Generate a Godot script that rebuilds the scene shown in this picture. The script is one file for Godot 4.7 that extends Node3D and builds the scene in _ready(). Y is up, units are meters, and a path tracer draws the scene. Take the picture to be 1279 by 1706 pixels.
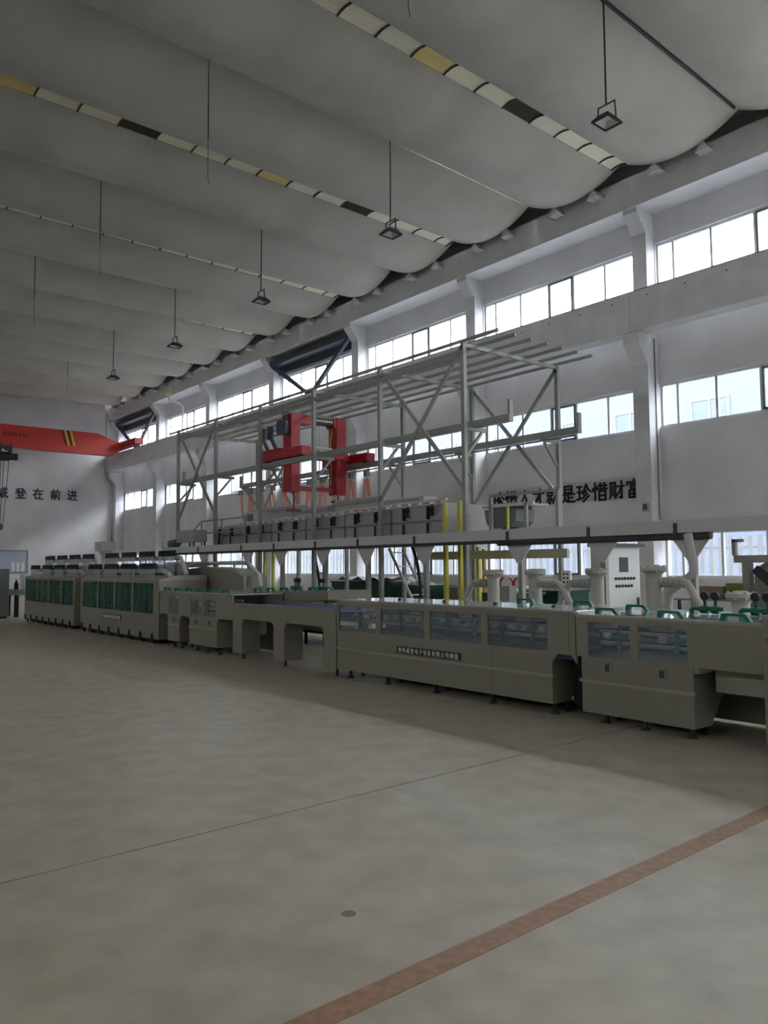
extends Node3D

const COLZ := -10.65      # centre of the first column in view; columns stand every 6 m along the wall
var M := {}
var used := {}
var win_count := 0
const TINY := ["riser_tube", "nozzle", "insert_holes", "cable_chain_link", "saddle_cap", "roller_end", "spray_riser", "worn_lettering"]   # too small in the picture to tell apart, joined
var rng := RandomNumberGenerator.new()

# ---------------------------------------------------------------- geometry helpers
func ms() -> SurfaceTool:
	var s := SurfaceTool.new()
	s.begin(Mesh.PRIMITIVE_TRIANGLES)
	s.set_smooth_group(-1)
	return s

func quad(s: SurfaceTool, a: Vector3, b: Vector3, c: Vector3, d: Vector3) -> void:   # counter-clockwise seen from outside
	for v in [a, c, b, a, d, c]:
		s.add_vertex(v)

func tri(s: SurfaceTool, a: Vector3, b: Vector3, c: Vector3) -> void:
	for v in [a, c, b]:
		s.add_vertex(v)

func pbox(s: SurfaceTool, c: Vector3, u: Vector3, v: Vector3, w: Vector3) -> void:   # half axes, right handed
	quad(s, c + w - u - v, c + w + u - v, c + w + u + v, c + w - u + v)
	quad(s, c - w - u - v, c - w - u + v, c - w + u + v, c - w + u - v)
	quad(s, c + u - v - w, c + u + v - w, c + u + v + w, c + u - v + w)
	quad(s, c - u - v - w, c - u - v + w, c - u + v + w, c - u + v - w)
	quad(s, c + v - u - w, c + v - u + w, c + v + u + w, c + v + u - w)
	quad(s, c - v - u - w, c - v + u - w, c - v + u + w, c - v - u + w)

func box(s: SurfaceTool, x0: float, x1: float, y0: float, y1: float, z0: float, z1: float) -> void:
	var h := Vector3(absf(x1 - x0), absf(y1 - y0), absf(z1 - z0)) / 2
	pbox(s, Vector3(x0 + x1, y0 + y1, z0 + z1) / 2, Vector3(h.x, 0, 0), Vector3(0, h.y, 0), Vector3(0, 0, h.z))

func rbox(s: SurfaceTool, x0: float, x1: float, y0: float, y1: float, z0: float, z1: float, b: float) -> void:   # box with its four upright and top edges chamfered
	var lo := Vector3(minf(x0, x1), minf(y0, y1), minf(z0, z1))
	var hi := Vector3(maxf(x0, x1), maxf(y0, y1), maxf(z0, z1))
	var ring := func(d: float, y: float) -> Array:
		var e := b
		return [Vector3(lo.x + d + e, y, hi.z - d), Vector3(hi.x - d - e, y, hi.z - d), Vector3(hi.x - d, y, hi.z - d - e), Vector3(hi.x - d, y, lo.z + d + e),
			Vector3(hi.x - d - e, y, lo.z + d), Vector3(lo.x + d + e, y, lo.z + d), Vector3(lo.x + d, y, lo.z + d + e), Vector3(lo.x + d, y, hi.z - d - e)]
	var rings := [ring.call(0.0, lo.y), ring.call(0.0, hi.y - b), ring.call(b, hi.y)]
	for k in 2:
		for i in 8:
			var j := (i + 1) % 8
			quad(s, rings[k][i], rings[k][j], rings[k + 1][j], rings[k + 1][i])
	for i in range(1, 7):
		tri(s, rings[2][0], rings[2][i], rings[2][i + 1])
		tri(s, rings[0][0], rings[0][i + 1], rings[0][i])

func bar(s: SurfaceTool, p: Vector3, q: Vector3, wd: float, ht: float) -> void:   # rectangular bar, ht measured towards "up"
	var d := (q - p)
	var up := Vector3.UP if absf(d.normalized().y) < 0.98 else Vector3.BACK
	var side := d.cross(up).normalized()
	up = side.cross(d).normalized()
	pbox(s, (p + q) / 2, side * wd / 2, up * ht / 2, side.cross(up).normalized() * d.length() / 2)

func tube(s: SurfaceTool, pts: Array, r: float, n := 8, caps := true) -> void:
	var rings := []
	var prev := Vector3.ZERO
	for i in pts.size():
		var t: Vector3 = (pts[mini(i + 1, pts.size() - 1)] - pts[maxi(i - 1, 0)]).normalized()
		var a: Vector3
		if prev == Vector3.ZERO:
			a = t.cross(Vector3.UP if absf(t.y) < 0.9 else Vector3.RIGHT).normalized()
		else:
			a = (prev - t * prev.dot(t)).normalized()
		prev = a
		var b := t.cross(a)
		var ring := []
		for k in n:
			var g := TAU * k / n
			ring.append(pts[i] + (a * cos(g) + b * sin(g)) * r)
		rings.append(ring)
	s.set_smooth_group(1)
	for i in pts.size() - 1:
		for k in n:
			var j := (k + 1) % n
			quad(s, rings[i][k], rings[i][j], rings[i + 1][j], rings[i + 1][k])
	s.set_smooth_group(-1)
	if caps:
		var e := pts.size() - 1
		for k in range(1, n - 1):
			tri(s, rings[0][0], rings[0][k + 1], rings[0][k])
			tri(s, rings[e][0], rings[e][k], rings[e][k + 1])

func lathe(s: SurfaceTool, o: Vector3, prof: Array, n := 16, axis := Vector3.UP) -> void:   # prof: Vector2(radius, along), from bottom to top
	var a := axis.cross(Vector3.RIGHT if absf(axis.x) < 0.9 else Vector3.BACK).normalized()
	var b := axis.cross(a)
	for i in prof.size() - 1:
		var p: Vector2 = prof[i]
		var q: Vector2 = prof[i + 1]
		s.set_smooth_group(2 + i)
		for k in n:
			var g := TAU * k / n
			var h := TAU * (k + 1) / n
			var d0 := a * cos(g) + b * sin(g)
			var d1 := a * cos(h) + b * sin(h)
			var A := o + d0 * p.x + axis * p.y
			var B := o + d1 * p.x + axis * p.y
			var C := o + d1 * q.x + axis * q.y
			var D := o + d0 * q.x + axis * q.y
			if p.x < 1e-5:
				tri(s, A, C, D)
			elif q.x < 1e-5:
				tri(s, A, B, C)
			else:
				quad(s, A, B, C, D)
	s.set_smooth_group(-1)

func prism(s: SurfaceTool, poly: Array, o: Vector3, u: Vector3, v: Vector3, w: Vector3) -> void:   # poly counter-clockwise in (u, v), pushed from o to o + w; (u x v) . w > 0
	var pp := PackedVector2Array(poly)
	var idx := Geometry2D.triangulate_polygon(pp)
	for i in range(0, idx.size(), 3):
		var a := pp[idx[i]]
		var b := pp[idx[i + 1]]
		var c := pp[idx[i + 2]]
		if (b - a).cross(c - a) < 0:
			var t := b
			b = c
			c = t
		tri(s, o + u * a.x + v * a.y + w, o + u * b.x + v * b.y + w, o + u * c.x + v * c.y + w)
		tri(s, o + u * a.x + v * a.y, o + u * c.x + v * c.y, o + u * b.x + v * b.y)
	for i in pp.size():
		var a := pp[i]
		var b := pp[(i + 1) % pp.size()]
		quad(s, o + u * a.x + v * a.y, o + u * b.x + v * b.y, o + u * b.x + v * b.y + w, o + u * a.x + v * a.y + w)

# ---------------------------------------------------------------- scene helpers
func numbered(called: String) -> String:
	if not used.has(called):
		used[called] = 0
		return called
	used[called] += 1
	return "%s_%03d" % [called, used[called]]

func obj(called: String, s: SurfaceTool, m: Material, parent: Node3D = self) -> MeshInstance3D:
	s.generate_normals()
	var o := MeshInstance3D.new()
	o.mesh = s.commit()
	o.material_override = m
	o.name = numbered(called) if parent == self else called
	parent.add_child(o, true)
	if called in TINY:
		o.set_meta("kind", "stuff")
	return o

func thing(called: String, label: String, category: String, at := Vector3.ZERO, group := "") -> Node3D:
	var o := Node3D.new()
	o.name = numbered(called)
	add_child(o)
	o.position = at
	return tag(o, label, category, group)

func tag(o: Node3D, label: String, category: String, group := "") -> Node3D:
	o.set_meta("label", label)
	o.set_meta("category", category)
	if group:
		o.set_meta("group", group)
	return o

func dup(o: Node3D, at: Vector3, label: String) -> Node3D:
	var c: Node3D = o.duplicate()
	var base := String(o.name)
	if base.length() > 4 and base.right(4).begins_with("_") and base.right(3).is_valid_int():
		base = base.left(base.length() - 4)
	c.name = numbered(base)
	add_child(c)
	c.position = at
	c.set_meta("label", label)
	return c

func place(o: Node3D, called: String, label: String, category: String) -> Node3D:   # the setting: kind structure
	o.set_meta("kind", "structure")
	if label:
		tag(o, label, category)
	return o

func holder(called: String, label: String, category: String) -> Node3D:
	var o := Node3D.new()
	o.name = numbered(called)
	add_child(o)
	return place(o, called, label, category)

# ---------------------------------------------------------------- materials
func mat(c: Color, rough := 0.7, metal := 0.0) -> StandardMaterial3D:
	var m := StandardMaterial3D.new()
	m.albedo_color = c
	m.roughness = rough
	m.metallic = metal
	return m

func noisy(m: StandardMaterial3D, freq: float, lo: Color, hi: Color, size: float, sd: int, bump := 0.0) -> StandardMaterial3D:
	var n := FastNoiseLite.new()
	n.seed = sd
	n.frequency = freq
	n.fractal_octaves = 5
	var t := NoiseTexture2D.new()
	t.noise = n
	t.width = 512
	t.height = 512
	t.seamless = true
	var g := Gradient.new()
	g.set_color(0, lo)
	g.set_color(1, hi)
	t.color_ramp = g
	m.albedo_texture = t
	m.uv1_triplanar = true
	m.uv1_world_triplanar = true
	m.uv1_scale = Vector3.ONE / size
	if bump > 0:
		var b := NoiseTexture2D.new()
		b.noise = n
		b.width = 512
		b.height = 512
		b.seamless = true
		b.as_normal_map = true
		b.bump_strength = bump
		m.normal_enabled = true
		m.normal_texture = b
	return m

func glass(c: Color, a: float, rough := 0.03) -> StandardMaterial3D:
	var m := mat(Color(c.r, c.g, c.b, a), rough)
	m.transparency = BaseMaterial3D.TRANSPARENCY_ALPHA
	return m

func make_materials() -> void:
	M.wall = noisy(mat(Color(0.86, 0.855, 0.86), 0.85), 0.006, Color(0.93, 0.93, 0.93), Color(1, 1, 1), 6.0, 3)
	M.column = noisy(mat(Color(0.85, 0.85, 0.855), 0.8), 0.01, Color(0.92, 0.92, 0.93), Color(1, 1, 1), 4.0, 5)
	M.ceiling = noisy(mat(Color(0.77, 0.755, 0.725), 0.9), 0.006, Color(0.9, 0.9, 0.9), Color(1, 1, 1), 7.0, 9)
	M.floor = noisy(mat(Color(0.755, 0.725, 0.645), 0.42), 0.02, Color(0.86, 0.855, 0.84), Color(1, 1, 1), 4.0, 11, 0.4)
	var fd := FastNoiseLite.new()
	fd.seed = 21
	fd.frequency = 0.02
	fd.fractal_octaves = 6
	M.joint = mat(Color(0.16, 0.15, 0.13), 0.9)
	M.orange_line = noisy(mat(Color(0.71, 0.545, 0.43), 0.5), 0.045, Color(0.80, 0.80, 0.79), Color(1, 1, 1), 1.5, 14)
	M.beige = mat(Color(0.53, 0.515, 0.45), 0.45)
	M.beige_light = mat(Color(0.62, 0.605, 0.54), 0.45)
	M.lid = mat(Color(0.66, 0.68, 0.66), 0.12)
	M.lidglass = glass(Color(0.78, 0.88, 0.86), 0.22)
	M.frame = mat(Color(0.56, 0.57, 0.54), 0.45, 0.0)
	M.plat = mat(Color(0.78, 0.77, 0.76), 0.5)
	M.dark = mat(Color(0.09, 0.09, 0.09), 0.6)
	M.darkgrey = mat(Color(0.22, 0.22, 0.22), 0.55)
	M.hose = mat(Color(0.05, 0.05, 0.055), 0.5)
	M.red = mat(Color(0.66, 0.08, 0.12), 0.4)
	M.crane = mat(Color(0.76, 0.16, 0.08), 0.38)
	M.yellow = mat(Color(0.86, 0.68, 0.12), 0.5)
	M.yellow_post = mat(Color(0.78, 0.76, 0.30), 0.5)
	M.orange = mat(Color(0.92, 0.42, 0.18), 0.5)
	M.tank = mat(Color(0.62, 0.62, 0.60), 0.5)
	M.tank_light = mat(Color(0.70, 0.70, 0.68), 0.55)
	M.green = mat(Color(0.02, 0.42, 0.30), 0.35)
	M.dkgreen = mat(Color(0.05, 0.25, 0.19), 0.45)
	M.white = mat(Color(0.86, 0.86, 0.85), 0.45)
	M.pipe = mat(Color(0.74, 0.74, 0.70), 0.4)
	M.cabinet = mat(Color(0.76, 0.77, 0.76), 0.4)
	M.steelblue = mat(Color(0.23, 0.26, 0.31), 0.5)
	M.blue = mat(Color(0.13, 0.29, 0.62), 0.5)
	M.pane = glass(Color(0.93, 0.96, 1.0), 0.10)
	M.vinyl = mat(Color(0.80, 0.81, 0.82), 0.4)
	M.alu = mat(Color(0.42, 0.44, 0.44), 0.4)
	M.greenpane = glass(Color(0.25, 0.55, 0.46), 0.16)
	M.greenpane.metallic_specular = 0.2
	M.mpane = glass(Color(0.55, 0.65, 0.72), 0.10)
	M.text = mat(Color(0.10, 0.10, 0.17), 0.5)
	M.ink = mat(Color(0.85, 0.85, 0.82), 0.5)
	M.plate = mat(Color(0.04, 0.04, 0.045), 0.35)
	M.steel = mat(Color(0.55, 0.55, 0.55), 0.3, 0.8)
	M.pin = mat(Color(0.80, 0.82, 0.84), 0.25, 0.3)
	M.fence = mat(Color(0.47, 0.48, 0.48), 0.6)
	M.ground = mat(Color(0.36, 0.37, 0.36), 0.9)
	M.facade = mat(Color(0.335, 0.36, 0.42), 0.85)
	M.farglass = mat(Color(0.28, 0.32, 0.40), 0.2)
	M.card = mat(Color(0.56, 0.48, 0.41), 0.85)
	M.boxgreen = mat(Color(0.45, 0.53, 0.26), 0.7)
	M.boxlight = mat(Color(0.82, 0.82, 0.70), 0.7)
	M.board = mat(Color(0.66, 0.69, 0.76), 0.3)
	M.led = mat(Color(0.80, 0.80, 0.78), 0.3)
	M.machine = mat(Color(0.58, 0.56, 0.54), 0.5)
	M.greycab = mat(Color(0.45, 0.49, 0.46), 0.5)
	for k in 3:
		var c = [Color(0.97, 0.96, 0.88), Color(0.95, 0.87, 0.60), Color(0.94, 0.93, 0.86)][k]
		var m := noisy(mat(c, 0.6), 0.03, Color(0.93, 0.92, 0.90), Color(1, 1, 1), 1.2, 30 + k)
		m.backlight = Color(1.0, 1.0, 0.95)
		M["sky%d" % k] = m
	M.blocked = mat(Color(0.25, 0.23, 0.18), 0.9)

# ---------------------------------------------------------------- lettering: strokes on a 0..99 grid, four digits a point
const GLYPH := {
	"wei": "18809080 228020450808 30625262 425232305610 544546282808 24386038 6096665078209008 90089422 866074325610 74968486",
	"deng": "20884288 428828640850 14762668 589470709452 72906280 86807470 36626462 30507050 70507030 70303030 30303050 38244212 62245812 10069206",
	"zai": "08789278 449634640836 26522606 40488648 62666210 36089208",
	"qian": "30963882 70966282 08769276 18621804 18624662 46624606 46063808 18444644 18264626 62626222 82668206 82067008",
	"jin": "14902478 08582258 225822220808 222040069406 38748874 34469246 529252464018 74927416",
	"zhen": "06843884 08543654 04144020 22842218 669656704052 669678709654 66604642 74464422 84324602",
	"xi": "20962004 08700652 28763462 40809480 54945462 78947862 36629662 46508650 86508604 86044604 46044650 46278627",
	"ren": "509446600808 506466309408",
	"cai": "10709070 60946006 60064610 583838382010 58683838",
	"jiu": "26962884 04804880 10684268 42684250 42501050 10501068 26502606 26061808 14360818 38364418 52669466 689468604806 7464741478089208 92089422 80908878",
	"shi": "26947494 74947458 74582658 26582694 26767476 08489248 50485012 50308030 303824180804 262046089406",
	"fortune": "12884288 42884226 12881226 27762740 27400606 30264406 50689668 80948006 80066810 786666384818",
	"fu": "50985090 10849084 10841070 90849070 28747274 30647064 70647050 70503050 30503064 22407840 78407804 78042204 22042240 50405004 22227822",
	"chang": "50985080 26923282 74926882 10789078 10781064 90789064 30667066 70667050 70503050 30503066 20388038 80388012 20382010 50505002",
	"zhou": "269226501206 52885210 80948004 12660846 36664248 62666848",
	"dian": "18768276 82768232 82321832 18321876 18548254 5094501656089008 90089222",
	"zi": "208686868652 865252625206 52063810 08509250",
	"she": "16902678 06602460 246024163626 509050704054 50907890 789078649464 44468246 824670224004 504466209404",
	"bei": "36961462 348674865264 52641046 348060609248 24427642 76427604 76042404 24042442 50425004 24227622",
	"you": "08809280 449632580834 30583004 30587658 76587606 76066610 30427642 30267626",
	"xian": "12921204 12923692 369224663646 36463232 46908490 84908454 84544654 46728472 46904606 46066216 585470249606 90427230",
	"gong": "389028620842 629272649446 484820107814 64308204",
	"si": "16888488 84888406 84067010 16706670 20526052 60526022 60222022 20222052",
	"zhi": "16861270 14765676 06586258 34943404 14421416 14425442 54425418 74867426 92949206 92068210",
	"zao": "14902478 06582258 225822200808 221840069406 46923670 44808680 64946458 32589458 46448244 82448218 82184618 46184644",
}

func glyph(s: SurfaceTool, key: String, o: Vector3, right: Vector3, up: Vector3, size: float, w: float, depth: float) -> void:   # o: centre of the character on its surface
	var nrm := right.cross(up)
	for stroke in String(GLYPH[key]).split(" ", false):
		var st := String(stroke)
		var pts := []
		for i in range(0, st.length() - 3, 4):
			pts.append(o + right * (float(st.substr(i, 2)) / 100.0 - 0.5) * size + up * (float(st.substr(i + 2, 2)) / 100.0 - 0.5) * size)
		for i in pts.size() - 1:
			var d: Vector3 = pts[i + 1] - pts[i]
			var dn := d.normalized()
			pbox(s, (pts[i] + pts[i + 1]) / 2 + nrm * depth / 2, dn * (d.length() / 2 + w * 0.35), nrm.cross(dn) * w / 2, nrm * depth / 2)

func _ready() -> void:
	# camera
	var cam := Camera3D.new()
	cam.name = "camera"
	cam.fov = 67.183
	cam.near = 0.05
	cam.far = 300
	var yw := deg_to_rad(39.68)
	var pt := deg_to_rad(3.97)
	var rl := deg_to_rad(-0.44)
	var fwd := Vector3(sin(yw) * cos(pt), sin(pt), -cos(yw) * cos(pt))
	var rt := Vector3(cos(yw), 0, sin(yw))
	var up := rt.cross(fwd)
	cam.transform = Transform3D(Basis(rt * cos(rl) + up * sin(rl), -rt * sin(rl) + up * cos(rl), -fwd), Vector3(0, 1.6, 0))
	add_child(cam)
	cam.current = true
	# sky: bright overcast day
	var sm := ProceduralSkyMaterial.new()
	sm.sky_top_color = Color(0.93, 0.96, 1.0)
	sm.sky_horizon_color = Color(0.97, 0.98, 1.0)
	sm.sky_curve = 0.2
	sm.ground_bottom_color = Color(0.55, 0.55, 0.53)
	sm.ground_horizon_color = Color(0.75, 0.76, 0.78)
	sm.sun_angle_max = 1.0
	sm.energy_multiplier = 1.0
	var sky := Sky.new()
	sky.sky_material = sm
	var env := Environment.new()
	env.background_mode = Environment.BG_SKY
	env.sky = sky
	env.background_energy_multiplier = 7.0
	env.tonemap_mode = Environment.TONE_MAPPER_LINEAR
	env.tonemap_exposure = 3.2
	env.sdfgi_enabled = true
	env.ssao_enabled = true
	env.ssil_enabled = true
	var we := WorldEnvironment.new()
	we.name = "environment"
	we.environment = env
	add_child(we)
	rng.seed = 7
	make_materials()
	build_shell()
	build_ceiling()
	build_wall_details()
	build_crane()
	build_frame()
	build_platform()
	build_tanks()
	build_gantry()
	build_machines()
	build_behind()

# ---------------------------------------------------------------- the building
const XE := 16.62
const XW := -1.05

func seam_y(x: float) -> float:
	var k := (x - 7.8) / 8.85
	return 11.70 + 0.15 * (1 - k * k)

func belly_y(x: float, u: float) -> float:
	var k := (x - 7.8) / 8.85
	return seam_y(x) - (0.44 + 0.30 * (1 - k * k)) * (1 - u * u)

func sky_y(x: float) -> float:
	return belly_y(x, 1.28 / 1.5) + 0.02

func roof_slab(s: SurfaceTool, za: float, zb: float, full_a: float, full_b: float) -> void:   # za nearer (larger z); full_*: z of the true seams
	var zc := (full_a + full_b) / 2
	var hw := absf(full_a - full_b) / 2
	var nx := 22
	var nz := 10
	for side in 2:
		var off := 0.0 if side == 0 else 0.09
		s.set_smooth_group(1 + side)
		for i in nx:
			for j in nz:
				var c := []
				for q in [[0, 0], [1, 0], [1, 1], [0, 1]]:
					var x: float = lerpf(XW, XE, float(i + q[0]) / nx)
					var z: float = lerpf(za, zb, float(j + q[1]) / nz)
					c.append(Vector3(x, belly_y(x, (z - zc) / hw) + off, z))
				if side == 0:
					quad(s, c[3], c[2], c[1], c[0])
				else:
					quad(s, c[0], c[1], c[2], c[3])
		s.set_smooth_group(-1)
	for e in 2:                                   # long edges
		var z: float = [za, zb][e]
		for i in nx:
			var x0 := lerpf(XW, XE, float(i) / nx)
			var x1 := lerpf(XW, XE, float(i + 1) / nx)
			var u := (z - zc) / hw
			var p := Vector3(x0, belly_y(x0, u), z)
			var q := Vector3(x1, belly_y(x1, u), z)
			var hgt := Vector3(0, 0.13, 0)
			if e == 0:
				quad(s, p, q, q + hgt, p + hgt)
			else:
				quad(s, q, p, p + hgt, q + hgt)
	for e in 2:                                   # end faces
		var x: float = [XW, XE][e]
		for j in nz:
			var z0 := lerpf(za, zb, float(j) / nz)
			var z1 := lerpf(za, zb, float(j + 1) / nz)
			var p := Vector3(x, belly_y(x, (z0 - zc) / hw), z0)
			var q := Vector3(x, belly_y(x, (z1 - zc) / hw), z1)
			var hgt := Vector3(0, 0.09, 0)
			if e == 1:
				quad(s, p, q, q + hgt, p + hgt)
			else:
				quad(s, q, p, p + hgt, q + hgt)

func build_ceiling() -> void:
	var ce := holder("ceiling", "white ceiling of long sagging shell slabs with strips of skylight between them", "ceiling")
	var seams := []
	for k in 19:
		seams.append(7.35 - 3.0 * k)              # 7.35 ... -46.65; every second one is a skylight
	for k in 18:
		var a: float = seams[k]
		var b: float = seams[k + 1]
		var sky_a := k % 2 == 0
		var sky_b := (k + 1) % 2 == 0
		var s := ms()
		roof_slab(s, a - (0.22 if sky_a else 0.015), (b + (0.22 if sky_b else 0.015)) if k < 17 else -47.05, a, b)
		obj("roof_slab", s, M.ceiling, ce)
		var d := ms()
		for e in 10:
			var z0 := lerpf(a, b, e / 10.0)
			var z1 := lerpf(a, b, (e + 1) / 10.0)
			var u0 := (e / 10.0 - 0.5) * 2
			var u1 := ((e + 1) / 10.0 - 0.5) * 2
			var y0 := belly_y(XE, u0) + 0.0
			var y1 := belly_y(XE, u1) + 0.0
			prism(d, [Vector2(-z0, y0), Vector2(-z1, y1), Vector2(-z1, 12.25), Vector2(-z0, 12.25)], Vector3(XE, 0, 0), Vector3.FORWARD, Vector3.UP, Vector3(0.1, 0, 0))
		obj("end_diaphragm", d, M.ceiling, ce)
	for k in range(0, 18, 2):
		var z: float = seams[k]
		if k == 0:
			continue
		for i in 20:
			var x0 := -1.0 + i * 0.9
			var x1 := minf(x0 + 0.885, XE - 0.02)
			var kind := 0
			if (k == 6 and i == 15) or (k == 8 and (i == 8 or i == 15)):
				kind = 3
			elif (k == 6 and i == 12) or (k == 8 and (i == 12 or i == 5)):
				kind = 1
			elif (i * 7 + k * 3) % 5 == 0:
				kind = 2
			var s := ms()
			var prof := [[-0.222, 0.0], [-0.11, 0.025], [0.0, 0.035], [0.11, 0.025], [0.222, 0.0]]
			for j in 4:
				var y0: float = prof[j][1]
				var y1: float = prof[j + 1][1]
				var za: float = z - prof[j][0]
				var zb: float = z - prof[j + 1][0]
				var p := [Vector3(x0, sky_y(x0) + y0, za), Vector3(x1, sky_y(x1) + y0, za), Vector3(x1, sky_y(x1) + y1, zb), Vector3(x0, sky_y(x0) + y1, zb)]
				var t := Vector3(0, 0.012, 0)
				quad(s, p[0] + t, p[1] + t, p[2] + t, p[3] + t)
				quad(s, p[3], p[2], p[1], p[0])
			obj("skylight_panel", s, M.blocked if kind == 3 else M["sky%d" % kind], ce)
			var r := ms()
			for j in 4:
				bar(r, Vector3(x1 + 0.007, sky_y(x1) + prof[j][1] - 0.01, z - prof[j][0]), Vector3(x1 + 0.007, sky_y(x1) + prof[j + 1][1] - 0.01, z - prof[j + 1][0]), 0.03, 0.04)
			obj("skylight_rib", r, M.darkgrey, ce)
	var gc := ms()
	box(gc, XE, 18.1, 12.25, 12.4, -47.3, 8.0)
	obj("gutter_slab", gc, M.ceiling, ce)
	gc = ms()
	box(gc, -19.5, XW + 0.05, 11.3, 11.5, -47.3, 8.0)
	obj("side_bay_slab", gc, M.ceiling, ce)
	for k in range(1, 18):                         # bearing wedges where the slabs stand on the eaves beam
		var zc := (float(seams[k]) + float(seams[k + 1 if k < 18 else k])) / 2
		for e in [0.62, -0.62]:
			var s := ms()
			var z: float = zc + e
			var y := belly_y(XE, e / 1.5) + 0.03
			prism(s, [Vector2(-0.17, 0), Vector2(0.17, 0), Vector2(0.03, 1), Vector2(-0.03, 1)], Vector3(XE + 0.1, 11.15, z), Vector3(0, 0, -1), Vector3(0, y - 11.15, 0), Vector3(0.42, 0, 0))
			obj("bearing_wedge", s, M.column, ce)

func window_unit(xin: float, zfar: float, y0: float, y1: float, label: String) -> void:   # zfar: centre of the column on the far side of its bay
	win_count += 1
	var w := holder("window_%d" % win_count, label, "window")
	var z0 := zfar + 0.22
	var z1 := zfar + 5.78
	var x0 := xin + 0.07
	var x1 := xin + 0.13
	var f := ms()
	box(f, x0, x1, y0, y0 + 0.06, z0, z1)
	box(f, x0, x1, y1 - 0.06, y1, z0, z1)
	box(f, x0, x1, y0 + 0.06, y1 - 0.06, z0, z0 + 0.05)
	box(f, x0, x1, y0 + 0.06, y1 - 0.06, z1 - 0.05, z1)
	obj("window_frame", f, M.vinyl, w)
	var cuts := [0.68, 1.68, 2.74, 3.62, 4.66]
	for c in cuts:
		var s := ms()
		box(s, x0 - 0.005, x1, y0 + 0.06, y1 - 0.06, zfar + c - 0.03, zfar + c + 0.03)
		obj("mullion", s, M.vinyl, w)
	var sash := ms()
	var sa := zfar + 2.74 + 0.03
	var sb := zfar + 3.62 - 0.03
	for q in [[sa, sa + 0.05, y0 + 0.06, y1 - 0.06], [sb - 0.05, sb, y0 + 0.06, y1 - 0.06], [sa, sb, y0 + 0.06, y0 + 0.11], [sa, sb, y1 - 0.11, y1 - 0.06]]:
		box(sash, x0 - 0.02, x0 + 0.02, q[2], q[3], q[0], q[1])
	obj("sash", sash, M.alu, w)
	var edges := [0.27, 0.68, 1.68, 2.74, 3.62, 4.66, 5.73]
	for k in 6:
		var s := ms()
		box(s, x0 + 0.025, x0 + 0.031, y0 + 0.06, y1 - 0.06, zfar + edges[k], zfar + edges[k + 1])
		obj("pane", s, M.pane, w)

const TIERS := [[1.24, 2.38], [5.04, 6.16], [8.42, 9.84]]

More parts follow.
